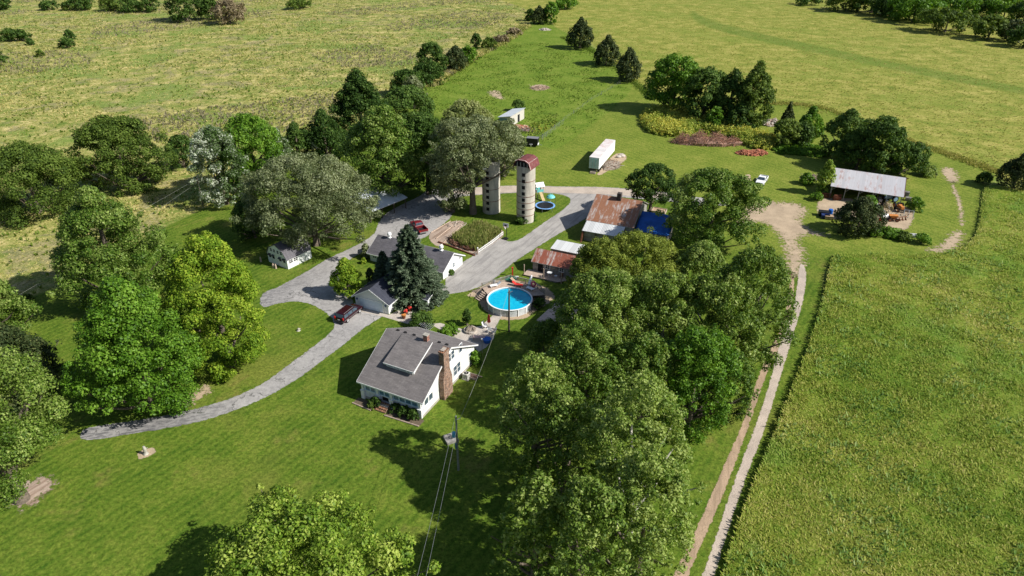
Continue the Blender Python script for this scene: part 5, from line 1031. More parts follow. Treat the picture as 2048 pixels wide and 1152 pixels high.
def pickup(label, c, rz, paint, bed=M_CHAR, canopy=False):
    t = thing('pickup_truck', label, 'pickup truck', c, rz); W = 1.9
    prof = [(-.5, .42), (-.5, 1.05), (-.42, 1.12), (-.28, 1.68), (.0, 1.74), (.75, 1.72), (1.25, 1.12), (2.5, 1.0), (2.68, .85), (2.7, .5), (2.6, .42)]
    b, hw = body_loft(prof, W, 1.1, 1.74, .17); b.build('cab', paint, t, bevel=.05)
    b = MB(); b.box(-2.7, -.52, -.95, -.85, .45, 1.08); b.box(-2.7, -.52, .85, .95, .45, 1.08); b.box(-2.7, -2.62, -.848, .848, .45, 1.06); b.box(-.6, -.52, -.848, .848, .45, 1.08); b.build('bed_side', paint, t); MB().box(-2.61, -.61, -.845, .845, .5, .6).build('bed_floor', bed, t)
    for s in (-1, 1):
        q = [(-.3, s * (hw(1.18) + .006), 1.18), (1.1, s * (hw(1.18) + .006), 1.18), (.72, s * (hw(1.6) + .006), 1.6), (-.2, s * (hw(1.6) + .006), 1.6)]; MB().prism(q, (0, s * .012, 0)).build('side_window', M_GLASS, t)
        MB().box(1.0, 1.14, *sorted((s * .96, s * 1.18)), 1.12, 1.3).build('mirror', paint, t); MB().box(2.62, 2.72, *sorted((s * .6, s * .9)), .72, .88).build('headlight', M_LAMPW, t); MB().box(-2.73, -2.6, *sorted((s * .8, s * .94)), .7, .98).build('tail_light', M_LAMPRED, t)
        for x in (-1.65, 1.75): wheel(t, x, s * .85, .38, .25)
    MB().prism([(.82, -.68, 1.66), (1.24, -.8, 1.16), (1.24, .8, 1.16), (.82, .68, 1.66)], (.03, 0, .03)).build('windscreen', M_GLASS, t); MB().prism([(-.3, -.66, 1.62), (-.44, -.75, 1.2), (-.44, .75, 1.2), (-.3, .66, 1.62)], (-.02, 0, .01)).build('rear_window', M_GLASS, t)
    MB().box(2.69, 2.74, -.55, .55, .66, .9).build('grille', M_BLACK, t); MB().box(2.66, 2.82, -.93, .93, .44, .62).build('bumper', M_STEEL, t); MB().box(-2.86, -2.72, -.9, .9, .44, .6).build('bumper', M_STEEL, t); return t
a = P(697, 643.5); c = P(718.4, 626.5); hd = heading(a, c); m = (a + c) / 2 + Vector((-math.sin(hd), math.cos(hd), 0)) * .9
minivan('dark red minivan parked on the driveway facing the garage', m, hd)
a = P(1515, 371); c = P(1533, 357); hd = heading(P(1531, 356), P(1519, 373)); pickup('white pickup truck parked alone on the grass', P(1523, 365.5), hd, M_CARWHITE)
pickup('dark red pickup truck on the concrete yard behind the tall spruce', P(838, 459), heading(P(846, 465), P(830, 450)), M_CARRED, M_BLACK)
# semi trailer
a, c, f = P(1177, 347), P(1197, 346), P(1228.5, 308); hd = heading(c, f); L = (f - c).length; tw_ = 2.55
tr = thing('semi_trailer', 'long white box semi trailer standing on the mown grass', 'trailer', c, hd)
MB().box(0, L, 0, tw_, .95, 3.75).build('box_body', mat('white_trailer_sheet', (.82, .82, .81), .5, var=.05, dirt=(.6, .58, .55)), tr)
MB().box(-.03, L + .03, -.03, tw_ + .03, 3.753, 3.83).build('roof', mat_metal_roof('trailer_roof', (.72, .68, .66), (.5, .3, .25), .40, 1.3, 'x', (.6, .46, .42)), tr)
for k in range(2):
    d_ = MB().box(-.06, -.004, .06 + k * 1.23, 1.24 + k * 1.23, 1.0, 3.65).build('rear_door', mat('blue_grey_door', (.45, .56, .6), .6, dirt=(.3, .35, .36)), tr)
    MB().tube([(-.1, .9 + k * .75, 1.05), (-.1, .9 + k * .75, 3.6)], .03, 6).build('lock_rod', M_TEAL, d_)
MB().box(.1, L - .4, .5, tw_ - .5, .68, .945).build('chassis', M_BLACK, tr); MB().box(-.05, .1, .35, tw_ - .35, .35, .5).build('rear_bumper', M_STEEL, tr)
for x in (1.1, 2.4):
    for y in (.3, tw_ - .3): wheel(tr, x, y, .46, .5, M_STEEL)
for y in (.5, tw_ - .5): MB().box(L - 3.2, L - 3.0, y - .1, y + .1, 0, .678).build('landing_leg', M_STEEL, tr)
pr_ = Matrix.Rotation(hd, 3, 'Z')
def at(base, rz, x, y, z=0): q = Vector(base) + Matrix.Rotation(rz, 3, 'Z') @ Vector((x, y, 0)); return Vector((q.x, q.y, z))
tag(MB().box(-.3, .3, -.7, .7, 0, .35).box(-.55, -.302, -.7, .7, 0, .18).build('trailer_step', M_WOOD), 'wooden step under the rear doors of the white semi trailer', 'step'); bpy.data.objects['trailer_step'].location = at(c, hd, -.7, 1.25); bpy.data.objects['trailer_step'].rotation_euler = (0, 0, hd)
def junk_pile(name, label, cat, base, rx, ry, h, mats, n, kind='sticks', seed=1, rz=0.0):
    rn = random.Random(seed); t = thing(name, label, cat, base, rz)
    MB().blob((0, 0, 0), rx * .95, ry * .9, h * .5, 16, 8, .2, seed).build('mound', mats[0], t)
    for mi, m in enumerate(mats):
        b = MB()
        for i in range(n):
            a = rn.uniform(0, 6.283); r = rn.random() ** .5; x, y = r * rx * math.cos(a), r * ry * math.sin(a); z = h * (1 - r ** 4) * rn.uniform(.35, 1.0) * (.75 + .25 * math.sin(x * 1.3 + seed)) + .08
            if kind == 'sticks':
                d = Vector((rn.gauss(0, 1), rn.gauss(0, 1), rn.gauss(0, .35 if h < 3 else .9))).normalized() * rn.uniform(.5, 1.3); p = Vector((x, y, z)); b.tube([p - d, p + d], [.05, .03], 4)
            else:
                s = rn.uniform(.16, .42); M = Matrix.Translation((x, y, z)) @ Matrix.Rotation(rn.uniform(0, 3), 4, 'Z') @ Matrix.Rotation(rn.uniform(-.6, .6), 4, 'X'); b.box(-s, s, -s * .7, s * .7, -s * .5, s * .5, M)
        b.build('debris', m, t)
    return t
junk_pile('scrap_pile', 'heap of logs and scrap along the sunny side of the semi trailer', 'scrap pile', P(1222, 331), 2.4, 4.0, .8, [M_WOOD, M_STONE, M_RUST], 26, 'sticks', 2, hd - R(90))
for x, y, rr, lab in ((1237, 315, .75, 'smaller pale boulder on the bare patch beside the semi trailer scrap'), (1243, 313, 1.0, 'larger pale boulder at the end of the bare patch beside the semi trailer')):
    o = tag(MB().blob((0, 0, rr * .3), rr, rr * .8, rr * .5, 10, 7, .16, x).build('boulder', M_STONE, smooth=True), lab, 'boulder'); o.location = P(x, y)
junk_pile('brush_pile', 'long reddish brown pile of dead brush in front of the weed thicket', 'brush pile', P(1412, 287), 9.8, 2.8, 3.4, [mat('brown_dead_twigs', (.30, .18, .13), .95, var=.5, scale=3), mat('dead_red_leaves', (.36, .18, .12), .95, var=.5, scale=2)], 420, 'sticks', 4, R(-6))
junk_pile('clay_pile', 'heap of bright red clay rubble at the end of the brush pile', 'dirt pile', P(1503, 307), 4.2, 2.0, .9, [M_REDDIRT, mat('orange_brick_rubble', (.45, .17, .1), .9, var=.4)], 70, 'blocks', 5)
junk_pile('rubble_heap', 'pale pinkish rubble heap between the grove and the small cedar', 'rubble heap', P(1541, 248), 3.0, 3.0, 1.6, [M_STONE, mat('pink_rubble', (.5, .36, .3), .9, var=.4)], 70, 'blocks', 6)
junk_pile('board_pile', 'pile of pale boards at the edge of the weeds behind the white pickup', 'board pile', P(1582, 293), 1.6, 1.2, .8, [M_WOODT], 24, 'sticks', 7); junk_pile('branch_pile', 'heap of cut branches on the bare mound in the pasture', 'branch pile', P(1079, 176), 3.4, 2.2, .7, [M_DIRT, M_WOODT, M_TWIG], 40, 'sticks', 8)
junk_pile('stone_pile', 'small grey stone pile at the far tip of the pasture', 'stone pile', P(1090, 60), 2.8, 2.0, 1.0, [M_STONE], 40, 'blocks', 9); junk_pile('red_soil_heap', 'reddish soil heap with a dark tyre stack by the pasture shed', 'soil heap', P(1040, 256), 2.6, 2.0, .9, [M_REDDIRT, M_DIRT], 75, 'blocks', 10); junk_pile('debris_heap', 'dark heap of old brush beside the reddish soil heap', 'debris heap', P(1052, 261), 2.0, 1.4, .8, [M_TWIG, M_WOODG], 30, 'sticks', 11)
junk_pile('clutter_heap', 'tangle of boards left of the pale young tree by the machine shed', 'board pile', P(1622, 356), 3.0, 1.6, .7, [M_WOOD, M_TWIG], 26, 'sticks', 12)
# black cargo trailer
cb_ = P(1065, 292); ct = thing('cargo_trailer', 'small black enclosed cargo trailer by the pen fence', 'trailer', cb_, R(-14))
MB().box(-1.6, 1.6, -.95, .95, .45, 2.35).build('box_body', M_BLACK, ct, bevel=.05); MB().box(-1.62, 1.62, -.97, .97, 2.353, 2.42).build('roof', mat('grey_roof_sheet', (.2, .2, .21), .5), ct)
MB().box(1.604, 1.64, -.85, .85, .5, 1.0).build('stone_guard', M_PLASTICW, ct); MB().tube([(1.6, 0, .5), (2.7, 0, .5)], .06, 6).build('drawbar', M_STEEL, ct)
for y in (-1.02, 1.02): wheel(ct, -.2, y, .36, .2); MB().box(-.65, .25, *sorted((y * .97, y * 1.12)), .76, .82).build('mudguard', M_PLASTICW, ct)
for x, y, lab in ((1047, 283, 'black tyre stack left of the cargo trailer'), (1071, 281, 'black tyre stack behind the cargo trailer')):
    t = thing('tyre_stack', lab, 'tyres', P(x, y)); 
    for k in range(3): MB().ring((random.uniform(-.1, .1), random.uniform(-.1, .1)), .22, .55, .002 + k * .25, .24 + k * .25, 18).build('tyre', M_RUBBER, t)

# ------------------------------------------------------------------ pool with deck
pc = P(1019.2, 597.3, 1.3); pool = thing('swimming_pool', 'round above ground pool with bright blue water and wooden deck behind', 'pool', (pc.x, pc.y, 0)); PR = 3.72
MB().ring((0, 0), PR - .05, PR, 0, 1.28, 64).build('wall', mat('pool_wall_sheet', (.5, .53, .55), .5), pool); MB().ring((0, 0), PR - .1, PR + .14, 1.285, 1.34, 64).build('rim', M_PLASTICW, pool)
t = NT('pool_water'); n = t.noise(t.obj(), 1.4, 4, .6, .6); t.col(t.ramp(n, [(.3, (.0, .36, .60)), (.7, (.01, .50, .68))]), .06, .5); t.bump(t.noise(t.obj(), 2.5, 3), .06, .6)
MB().disc((0, 0), PR - .052, 1.12, 64).build('water', t.m, pool)
for k in range(16): a = k * math.pi / 8; M = basis(((PR + .05) * math.cos(a), (PR + .05) * math.sin(a), 0), (-math.sin(a), math.cos(a), 0), (math.cos(a), math.sin(a), 0)); MB().box(-.08, .08, -.04, .06, 0, 1.283, M).build('upright', M_PLASTICW, pool)
deckpx = [(964, 567), (1020, 551), (1067, 562), (1090, 581)]; dp = [P(x, y, 2.0) for x, y in deckpx]
dk = thing('pool_deck', 'raised wooden pool deck with railing along its far sides', 'deck', (pc.x, pc.y, 0)); rel = lambda q, z: Vector((q.x - pc.x, q.y - pc.y, z))
arc = [Vector(((PR + .2) * math.cos(a), (PR + .2) * math.sin(a), 1.05)) for a in np.linspace(R(18), R(158), 18)]
outer = [rel(q, 1.05) for q in (dp[0], dp[1], dp[2], dp[3])]
MB().prism(arc + outer, (0, 0, .1)).build('deck_floor', M_WOODT, dk)
for a, c in zip(outer[:-1], outer[1:]):
    L = (c - a).length; u = (c - a).normalized(); n = Vector((u.y, -u.x, 0)); M = basis((a.x, a.y, 1.16), u, n); b = MB(); b.box(0, L, -.04, .04, .85, .93, M); b.box(0, L, -.03, .03, .08, .14, M)
    for k in range(int(L / .17)): b.box(k * .17 + .05, k * .17 + .11, -.02, .02, .142, .848, M)
    b.build('railing', M_WOODG, dk); M = basis((a.x, a.y, 0), u, n); MB().box(0, L, -.03, .02, .05, 1.04, M).build('deck_skirt', M_WOODG, dk)
    for k in range(3): MB().box(L * k / 3 - .06, L * k / 3 + .06, -.1, -.045, 0, 2.15, M).build('deck_post', M_WOODT, dk)
st = MB(); sdir = (outer[0] - arc[-1]).normalized(); s0 = (outer[0] + arc[-1]) / 2; od = Vector((-.75, -.66, 0)).normalized(); sv = Vector((-od.y, od.x, 0))
for k in range(5): M = basis((s0.x + od.x * (.3 + k * .3), s0.y + od.y * (.3 + k * .3), .95 - k * .21), sv, od); st.box(-.55, .55, -.14, .14, 0, .05, M)
st.build('stair_tread', M_WOODT, dk)
for s in (-.6, .6):
    e0 = s0 + sv * s; e1 = e0 + od * 1.7; MB().tube([(e0.x, e0.y, 1.0), (e1.x, e1.y, .02)], .05, 6).build('stringer', M_WOODT, dk); b = MB(); b.tube([(e0.x, e0.y, 1.9), (e1.x, e1.y, .95)], .04, 6); b.tube([(e1.x, e1.y, 0), (e1.x, e1.y, .97)], .04, 6); b.build('handrail', M_WOODT, dk)
def on_deck(x, y, z=1.16): return P(x, y, z)
def lounger(lab, p, rz, m):
    t = thing('sun_lounger', lab, 'lounger', p, rz); MB().box(-.9, .4, -.32, .32, .28, .36).build('seat', m, t); MB().prism([(.402, -.32, .28), (1.0, -.32, .72), (1.0, -.32, .8), (.402, -.32, .36)], (0, .64, 0)).build('backrest', m, t)
    for x in (-.75, .3):
        for y in (-.28, .28): MB().box(x - .03, x + .03, y - .03, y + .03, 0, .278).build('leg', M_PLASTICW, t)
lounger('white sun lounger on the deck at the left by the pool stairs', on_deck(990, 573), R(20), M_PLASTICW); lounger('red sun lounger on the pool deck between the pool and the far rail', on_deck(1036, 572), R(160), M_RED); lounger('white sun lounger near the right end of the pool deck', on_deck(1062, 580), R(-40), M_PLASTICW); lounger('cream sun lounger behind the red one on the pool deck', on_deck(1032, 566), R(150), M_TAN)
t = thing('folded_umbrella', 'closed white parasol leaning on the pool deck', 'parasol', on_deck(1057, 573)); MB().tube([(0, 0, 0), (.15, .1, .5), (.5, .35, 1.9), (.55, .38, 2.1)], [.05, .32, .16, .02], 10).build('canopy', M_PLASTICW, t); MB().tube([(-.02, -.02, 0), (.58, .4, 2.2)], .025, 6).build('pole', M_STEEL, t); MB().ring((0, 0), .02, .3, 0, .09, 16).build('base', M_CONC, t)
t = thing('pool_float', 'pink ring shaped pool float against the right railing', 'pool float', on_deck(1067, 574)); vs = []; fs = []
for i in range(20):
    for j in range(8): a = i * math.pi / 10; c = j * math.pi / 4; rr = .42 + .16 * math.cos(c); vs.append((rr * math.cos(a) * .8, .16 * math.sin(c), .6 + rr * math.sin(a)))
for i in range(20):
    for j in range(8): fs.append((i * 8 + j, ((i + 1) % 20) * 8 + j, ((i + 1) % 20) * 8 + (j + 1) % 8, i * 8 + (j + 1) % 8))
MB().add(vs, fs).build('ring', M_PINK, t, smooth=True)
t = thing('red_cooler', 'red cooler box on the far corner of the pool deck', 'cooler', on_deck(1033, 558)); MB().box(-.35, .35, -.22, .22, 0, .4).build('box', M_RED, t, bevel=.03); MB().box(-.37, .37, -.24, .24, .403, .48).build('lid', M_PLASTICW, t, bevel=.02)
t = thing('green_tarp_bundle', 'dark green folded pool cover at the far rail of the deck', 'pool cover', on_deck(1022, 560)); MB().blob((0, 0, .25), 1.1, .7, .3, 12, 6, .25, 3).build('cover', M_GREENP, t); MB().box(-.9, .9, -.03, .03, .5, .56).build('roller', M_STEEL, t)
t = thing('pool_pump', 'grey pool filter on the left end of the deck', 'filter', on_deck(988, 567)); MB().tube([(0, 0, 0), (0, 0, .6), (0, 0, .75)], [.28, .28, .1], 14).build('tank', M_STEEL, t); MB().tube([(.28, 0, .2), (.8, -.1, .2)], .04, 6).build('pipe', M_BLACK, t)
t = thing('red_post', 'bright red post standing at the far corner of the pool deck', 'post', P(1025, 552)); MB().box(-.12, .12, -.12, .12, 0, 1.7).build('post', M_RED, t); MB().box(-.16, .16, -.16, .16, 1.702, 1.78).build('cap', M_RED, t)
# ------------------------------------------------------------------ utility poles and wires
def pole(lab, base, h, m, cross=True, r=.15):
    t = thing('utility_pole', lab, 'utility pole', base); MB().tube([(0, 0, 0), (.03, 0, h)], [r, r * .7], 10).build('pole', m, t)
    if cross: MB().tube([(0, 0, h - .5), (.55, .15, h - .3)], .04, 6).build('bracket', M_STEEL, t); MB().tube([(.03, 0, h), (.03, 0, h + .22)], [.05, .03], 8).build('insulator', M_PLASTICW, t)
    return t
p1 = P(1018, 663); p2 = P(917, 940); p3 = P(407, 412)
pole('dark wooden utility pole in front of the blue pool', p1, 7.6, M_POLE, r=.17); t2 = pole('grey utility pole with a bright blue transformer can on the shaded lawn', p2, 8.3, M_POLEG)
MB().tube([(-.3, 0, 5.3), (-.3, 0, 5.9), (-.3, 0, 6.1)], [.24, .24, .08], 14).build('transformer', mat('sky_blue_enamel', (.12, .42, .62), .4), t2); MB().tube([(-.15, -.1, 3.6), (-.15, -.1, 4.3)], .13, 10).build('meter_box', mat('slate_blue_box', (.12, .2, .3), .5), t2)
pole('leaning brown pole beside the silvery poplar', p3, 6.6, M_POLE)
def wire(lab, a, c, sag, r=.022, m=None, n=24):
    pts = []
    for i in range(n + 1): q = a.lerp(c, i / n); pts.append((q.x, q.y, q.z - sag * 4 * (i / n) * (1 - i / n)))
    tag(MB().tube(pts, r, 5).build('power_line', m or M_POLEG), lab, 'power line')
top1 = Vector((p1.x, p1.y, 7.6)); top2 = Vector((p2.x, p2.y, 8.3)); top3 = Vector((p3.x, p3.y, 6.4))
wire('pale power line sagging from the pool pole to the grey lawn pole', top1, top2 + Vector((.5, .15, -.3)), .9, .018, M_POLEG)
wire('left strand of the two power lines running down from the grey lawn pole', top2 + Vector((-.1, 0, -.2)), P(800, 1290, 8.5), .4, .014, M_STEEL); wire('right strand of the two power lines running down from the grey lawn pole', top2 + Vector((.25, 0, -.7)), P(822, 1290, 8.2), .4, .014, M_STEEL)
wire('upper power line crossing the dry meadow from the brown pole to the left', top3, P(-160, 640, 7), .8, .013, M_POLEG); wire('lower power line crossing the dry meadow from the brown pole to the left', top3 - Vector((0, 0, .8)), P(-160, 700, 6.6), .9, .013, M_POLEG)
t = thing('well_cover', 'square weathered wooden well cover on the shaded lawn by the grey pole', 'well cover', P(902, 879), R(25)); MB().box(-.8, .8, -.8, .8, 0, .35).build('frame', M_WOODG, t); MB().ring((0, 0), .02, .33, .352, .4, 20).build('lid', M_CHAR, t)
# ------------------------------------------------------------------ play things, hoop, trampoline
tc = P(1090, 418); tp_ = thing('trampoline', 'round trampoline with blue pad and net poles behind the red hooded silo', 'trampoline', tc); TR = 2.2
MB().disc((0, 0), TR - .35, .86, 40).build('mat', M_BLACK, tp_); MB().ring((0, 0), TR - .36, TR, .84, .9, 40).build('pad', mat('blue_vinyl_pad', (.2, .4, .75), .4), tp_)
for k in range(6):
    a = k * math.pi / 3 + .2; x, y = TR * math.cos(a), TR * math.sin(a); MB().tube([(x, y, 0), (x, y, .838)], .04, 6).build('leg', M_STEEL, tp_); MB().tube([(x * 1.03, y * 1.03, .5), (x * 1.03, y * 1.03, 2.6)], .035, 6).build('net_pole', M_CHAR, tp_)
ph = P(1078, 394); t = thing('playhouse', 'wooden play tower with gable roof and yellow slide beside the silo', 'playhouse', ph, R(20))
for x in (-.7, .7):
    for y in (-.7, .7): MB().box(x - .06, x + .06, y - .06, y + .06, 0, 2.9).build('post', M_WOOD, t)
MB().box(-.8, .8, -.8, .8, 1.4, 1.5).build('floor', M_WOOD, t); b = MB(); b.box(-.78, .78, -.8, -.762, 1.502, 2.1); b.box(-.78, .78, .762, .8, 1.502, 2.1); b.build('side_panel', M_TEAL, t)
b = MB(); b.prism([(-1, -1, 2.75), (1, -1, 2.75), (1, 0, 3.5), (-1, 0, 3.5)], (0, 0, .06)); b.prism([(-1, 1, 2.75), (1, 1, 2.75), (1, .004, 3.5), (-1, .004, 3.5)], (0, 0, .06)); b.build('roof', M_PLASTICW, t)
MB().prism([(-.35, -.81, 1.45), (.35, -.81, 1.45), (.35, -2.9, .15), (-.35, -2.9, .15)], (0, 0, .06)).build('slide', mat('tan_slide_board', (.5, .38, .2), .6), t)
t = thing('water_slide_toy', 'turquoise umbrella shaped play canopy standing next to the trampoline', 'play canopy', P(1101, 409)); MB().tube([(0, 0, 0), (0, 0, 1.9)], .05, 8).build('pole', M_PLASTICW, t); MB().tube([(0, 0, 1.75), (0, 0, 1.8), (0, 0, 2.15), (0, 0, 2.35)], [.98, 1.0, .7, .05], 18).build('canopy', M_TEAL, t)
for k in range(3): MB().tube([(.25 * math.cos(k * 2.1), .25 * math.sin(k * 2.1), 2.2), (.25 * math.cos(k * 2.1), .25 * math.sin(k * 2.1), 2.7)], .05, 6).build('finial', M_TEAL, t)
hp = P(1011, 478); t = thing('basketball_hoop', 'portable basketball hoop at the corner of the corn plot', 'basketball hoop', hp, R(-25)); MB().box(-.5, .5, -.45, .45, 0, .22).build('base', M_BLACK, t, bevel=.04); MB().tube([(.1, .2, .2), (.1, .3, 2.8)], .07, 8).build('pole', M_BLACK, t); bb_ = MB().box(-.6, .6, .1, .14, 2.55, 3.4).build('backboard', mat('grey_backboard', (.62, .62, .66), .3), t); b = MB(); b.box(-.25, .25, .07, .097, 2.75, 3.1); b.build('target_square', M_CHAR, bb_)
MB().ring((0, -.16), .21, .24, 2.7, 2.73, 18).build('rim', M_ORANGE, t); MB().tube([(0, -.16, 2.69), (0, -.16, 2.3)], [.21, .13], 10, False).build('net', M_PLASTICW, t)
# ------------------------------------------------------------------ fences
def fence(name, label, px, gap, h, pm, wm, wires, z0=0, pr=.05, group=None, pick=False):
    pts = smooth_poly(px, 1, closed=False); base = pts[0].copy(); t = thing(name, label, 'fence', base); b = MB()
    for a, c in zip(pts[:-1], pts[1:]):
        L = (c - a).length; n = max(1, int(L / gap))
        for k in range(n + 1):
            q = a.lerp(c, k / n) - base
            if k < n or c is pts[-1]: MB().tube([(q.x, q.y, 0), (q.x, q.y, h)], pr, 6).build('post', pm, t)
        for w in wires: b.tube([(a.x - base.x, a.y - base.y, w), (c.x - base.x, c.y - base.y, w)], .009 if not pick else .05, 4)
        if pick:
            m = int(L / .22)
            for k in range(m): q = a.lerp(c, k / m) - base; b.box(q.x - .04, q.x + .04, q.y - .02, q.y + .02, .05, h - .05)
    b.build('pickets' if pick else 'wire', wm, t); return t
fence('wire_fence', 'thin wire fence along the right edge of the pasture', [(1068, 289), (1128, 242), (1182, 202), (1240, 168), (1272, 158)], 8.0, 1.25, M_POLEG, M_STEEL, (.4, .75, 1.1))
fence('pen_fence', 'wire pen fence on posts round the weeds before the pasture shed', [(1050, 268), (1084, 274), (1086, 283)], 3.0, 1.2, M_POLE, M_STEEL, (.4, .8, 1.15)); fence('cattle_panel', 'grey mesh panel fence stretching from the black trailer up the pasture edge', [(1084, 280), (1126, 248)], 3.0, 1.3, M_POLEG, M_STEEL, (.2, .5, .8, 1.1, 1.25), pr=.06); fence('rail_fence', 'dark wooden rail gate lying across the pasture corner', [(1076, 228), (1110, 236), (1140, 241)], 5.0, 1.0, M_POLE, M_POLE, (.5, .9))
fence('garden_fence', 'low white picket fence along the gravel side of the corn plot', [(955, 508), (985, 487), (1006, 470)], 2.5, .85, M_TRIM, M_TRIM, (.25, .7), pick=True); fence('garden_wire_fence', 'dark wire fence along the near side of the corn plot', [(897, 489), (925, 500), (955, 508)], 2.2, 1.0, M_POLE, M_RUST, (.3, .6, .9))
t = thing('gate_post', 'white capped gate post at the near corner of the corn plot', 'post', P(955.5, 509)); MB().box(-.09, .09, -.09, .09, 0, 1.2).build('post', M_WOODT, t); MB().blob((0, 0, 1.38), .15, .15, .18, 10, 6, 0, 1).build('finial', M_PLASTICW, t)
for i, (a, c) in enumerate((((862, 466), (901, 443)), ((872, 478), (914, 446)), ((882, 491), (926, 448)))):
    q0, q1 = P(*a), P(*c); t = tag(MB().tube([q0 + Vector((0, 0, .1)), q1 + Vector((0, 0, .1))], .1, 5).build('bed_board', M_WOODT), ('leftmost', 'middle', 'rightmost')[i] + ' of the three edging boards of the garden soil beds', 'edging')
junk_pile('plank_heap', 'heap of pinkish planks at the far end of the garden soil beds', 'plank heap', P(912, 450), 2.0, 1.2, .35, [M_WOODT, M_STONE], 16, 'sticks', 14)
tag(MB().tube([P(877, 485) + Vector((0, 0, .15)), P(897, 492) + Vector((0, 0, .15)), P(950, 512) + Vector((0, 0, .12))], .16, 6).build('rotten_log', M_RUST), 'rusty brown log along the grass behind the long outbuilding', 'log')
# ------------------------------------------------------------------ patio, yard and lawn objects
def chair(lab, p, rz, m, name='lawn_chair'):
    t = thing(name, lab, 'chair', p, rz); MB().box(-.3, .3, -.3, .3, .4, .46).build('seat', m, t); MB().prism([(-.3, .24, .462), (.3, .24, .462), (.3, .42, 1.1), (-.3, .42, 1.1)], (0, .05, 0)).build('backrest', m, t)
    for x in (-.28, .28): MB().box(x - .04, x + .04, -.3, .3, .6, .65).build('armrest', m, t)
    for x in (-.26, .26):
        for y in (-.26, .26): MB().box(x - .03, x + .03, y - .03, y + .03, 0, .398).build('leg', m, t)
z0 = .013
def on(x, y): return P(x, y, z0)
t = thing('red_canopy_swing', 'folded red patio umbrella standing by the patio steps', 'parasol', on(978, 655)); MB().tube([(0, 0, .9), (0, 0, 1.1), (0, 0, 2.3), (0, 0, 2.45)], [.12, .3, .16, .03], 10).build('canopy', M_RED, t); MB().tube([(0, 0, 0), (0, 0, 2.6)], .03, 6).build('pole', M_STEEL, t); MB().ring((0, 0), .03, .3, 0, .08, 14).build('base', M_CONC, t)
chair('white lawn chair left of the red patio umbrella', on(970, 656), R(60), M_PLASTICW); chair('white lawn chair below the red patio umbrella', on(979, 664), R(190), M_PLASTICW); chair('grey lawn chair at the right patio edge', on(987, 668), R(-70), M_STEEL)
t = thing('fire_pit', 'stone ring fire pit heaped with branches on the patio', 'fire pit', on(941, 662)); MB().ring((0, 0), .75, 1.05, 0, .35, 18).build('ring', M_STONE, t); b = MB(); rn = random.Random(3)
for k in range(34): a = rn.uniform(0, 6.28); b.tube([(math.cos(a) * 1.0, math.sin(a) * 1.0, .3), (rn.uniform(-.3, .3), rn.uniform(-.3, .3), rn.uniform(.5, 1.1))], .05, 5)
b.build('branches', M_WOOD, t)
t = thing('storage_tub', 'bright blue plastic tub behind the farmhouse rear corner', 'tub', on(974, 684)); MB().tube([(0, 0, 0), (0, 0, .55)], [.5, .62], 18).build('tub', M_BLUE, t); MB().tube([(0, 0, .552), (0, 0, .6)], .66, 18).build('lid', M_BLUE, t)
t = thing('patio_table', 'low pinkish patio table beside the blue tub', 'table', on(958, 680)); MB().box(-.9, .9, -.35, .35, .6, .66).build('top', mat('pale_pink_boards', (.6, .42, .37), .7), t)
for x in (-.8, .8):
    for y in (-.28, .28): MB().box(x - .04, x + .04, y - .04, y + .04, 0, .598).build('leg', M_WOODT, t)
t = thing('lamp_post', 'thin grey lamp post at the rear corner of the farmhouse', 'lamp post', P(964.5, 706)); MB().tube([(0, 0, 0), (0, 0, 2.4)], .05, 8).build('post', M_WOODG, t); MB().box(-.12, .12, -.12, .12, 2.402, 2.65).build('lantern', M_LAMPW, t)
t = thing('raised_bed', 'low wooden raised bed behind the air conditioner', 'raised bed', P(937, 752), hr); b = MB(); b.box(-1.5, 1.5, -.5, -.42, 0, .3); b.box(-1.5, 1.5, .42, .5, 0, .3); b.build('side', M_WOOD, t); MB().box(-1.45, 1.45, -.418, .418, 0, .25).build('soil', mat('dark_mulch', (.1, .06, .045), .95, var=.4, scale=6), t)
flow = ((812, 628, 'red flower pot at the left of the garage side planting'), (820, 622, 'red flower pot at the right of the garage side planting'), (808, 637, 'terracotta flower pot in front of the garage side planting'))
for x, y, lab in flow:
    t = thing('flower_pot', lab, 'flower pot', on(x, y)); MB().tube([(0, 0, 0), (0, 0, .45)], [.22, .32], 12).build('pot', M_RUST, t); MB().blob((0, 0, .62), .36, .36, .28, 10, 6, .35, x).build('flowers', M_RED if y < 630 else M_ORANGE, t)
for x, y, h, lab in ((292, 908, 1.25, 'short carved tree stump standing in a round mulch bed on the lawn'), (597, 661, .45, 'tiny grey stump on the lawn inside the driveway curve')):
    t = thing('tree_stump', lab, 'stump', P(x, y)); MB().tube([(0, 0, 0), (0, 0, h * .25), (.05, 0, h * .7), (.02, 0, h)], [.34, .2, .22, .12], 10).build('stump', M_BARKP, t); MB().tube([(.1, 0, h * .6), (.4, .05, h * .8)], [.1, .05], 6).build('branch_stub', M_BARKP, t)
for i, (x, y) in enumerate(((522, 523), (547, 536), (552, 537))): t = tag(MB().tube([(0, 0, 0), (0, 0, .7), (.02, 0, 1.0)], [.2, .16, .05], 8).build('garden_gnome_post', M_WOODT), ('leftmost', 'middle', 'rightmost')[i] + ' of three short tan posts at the foot of the gambrel shed', 'post'); t.location = P(x, y)
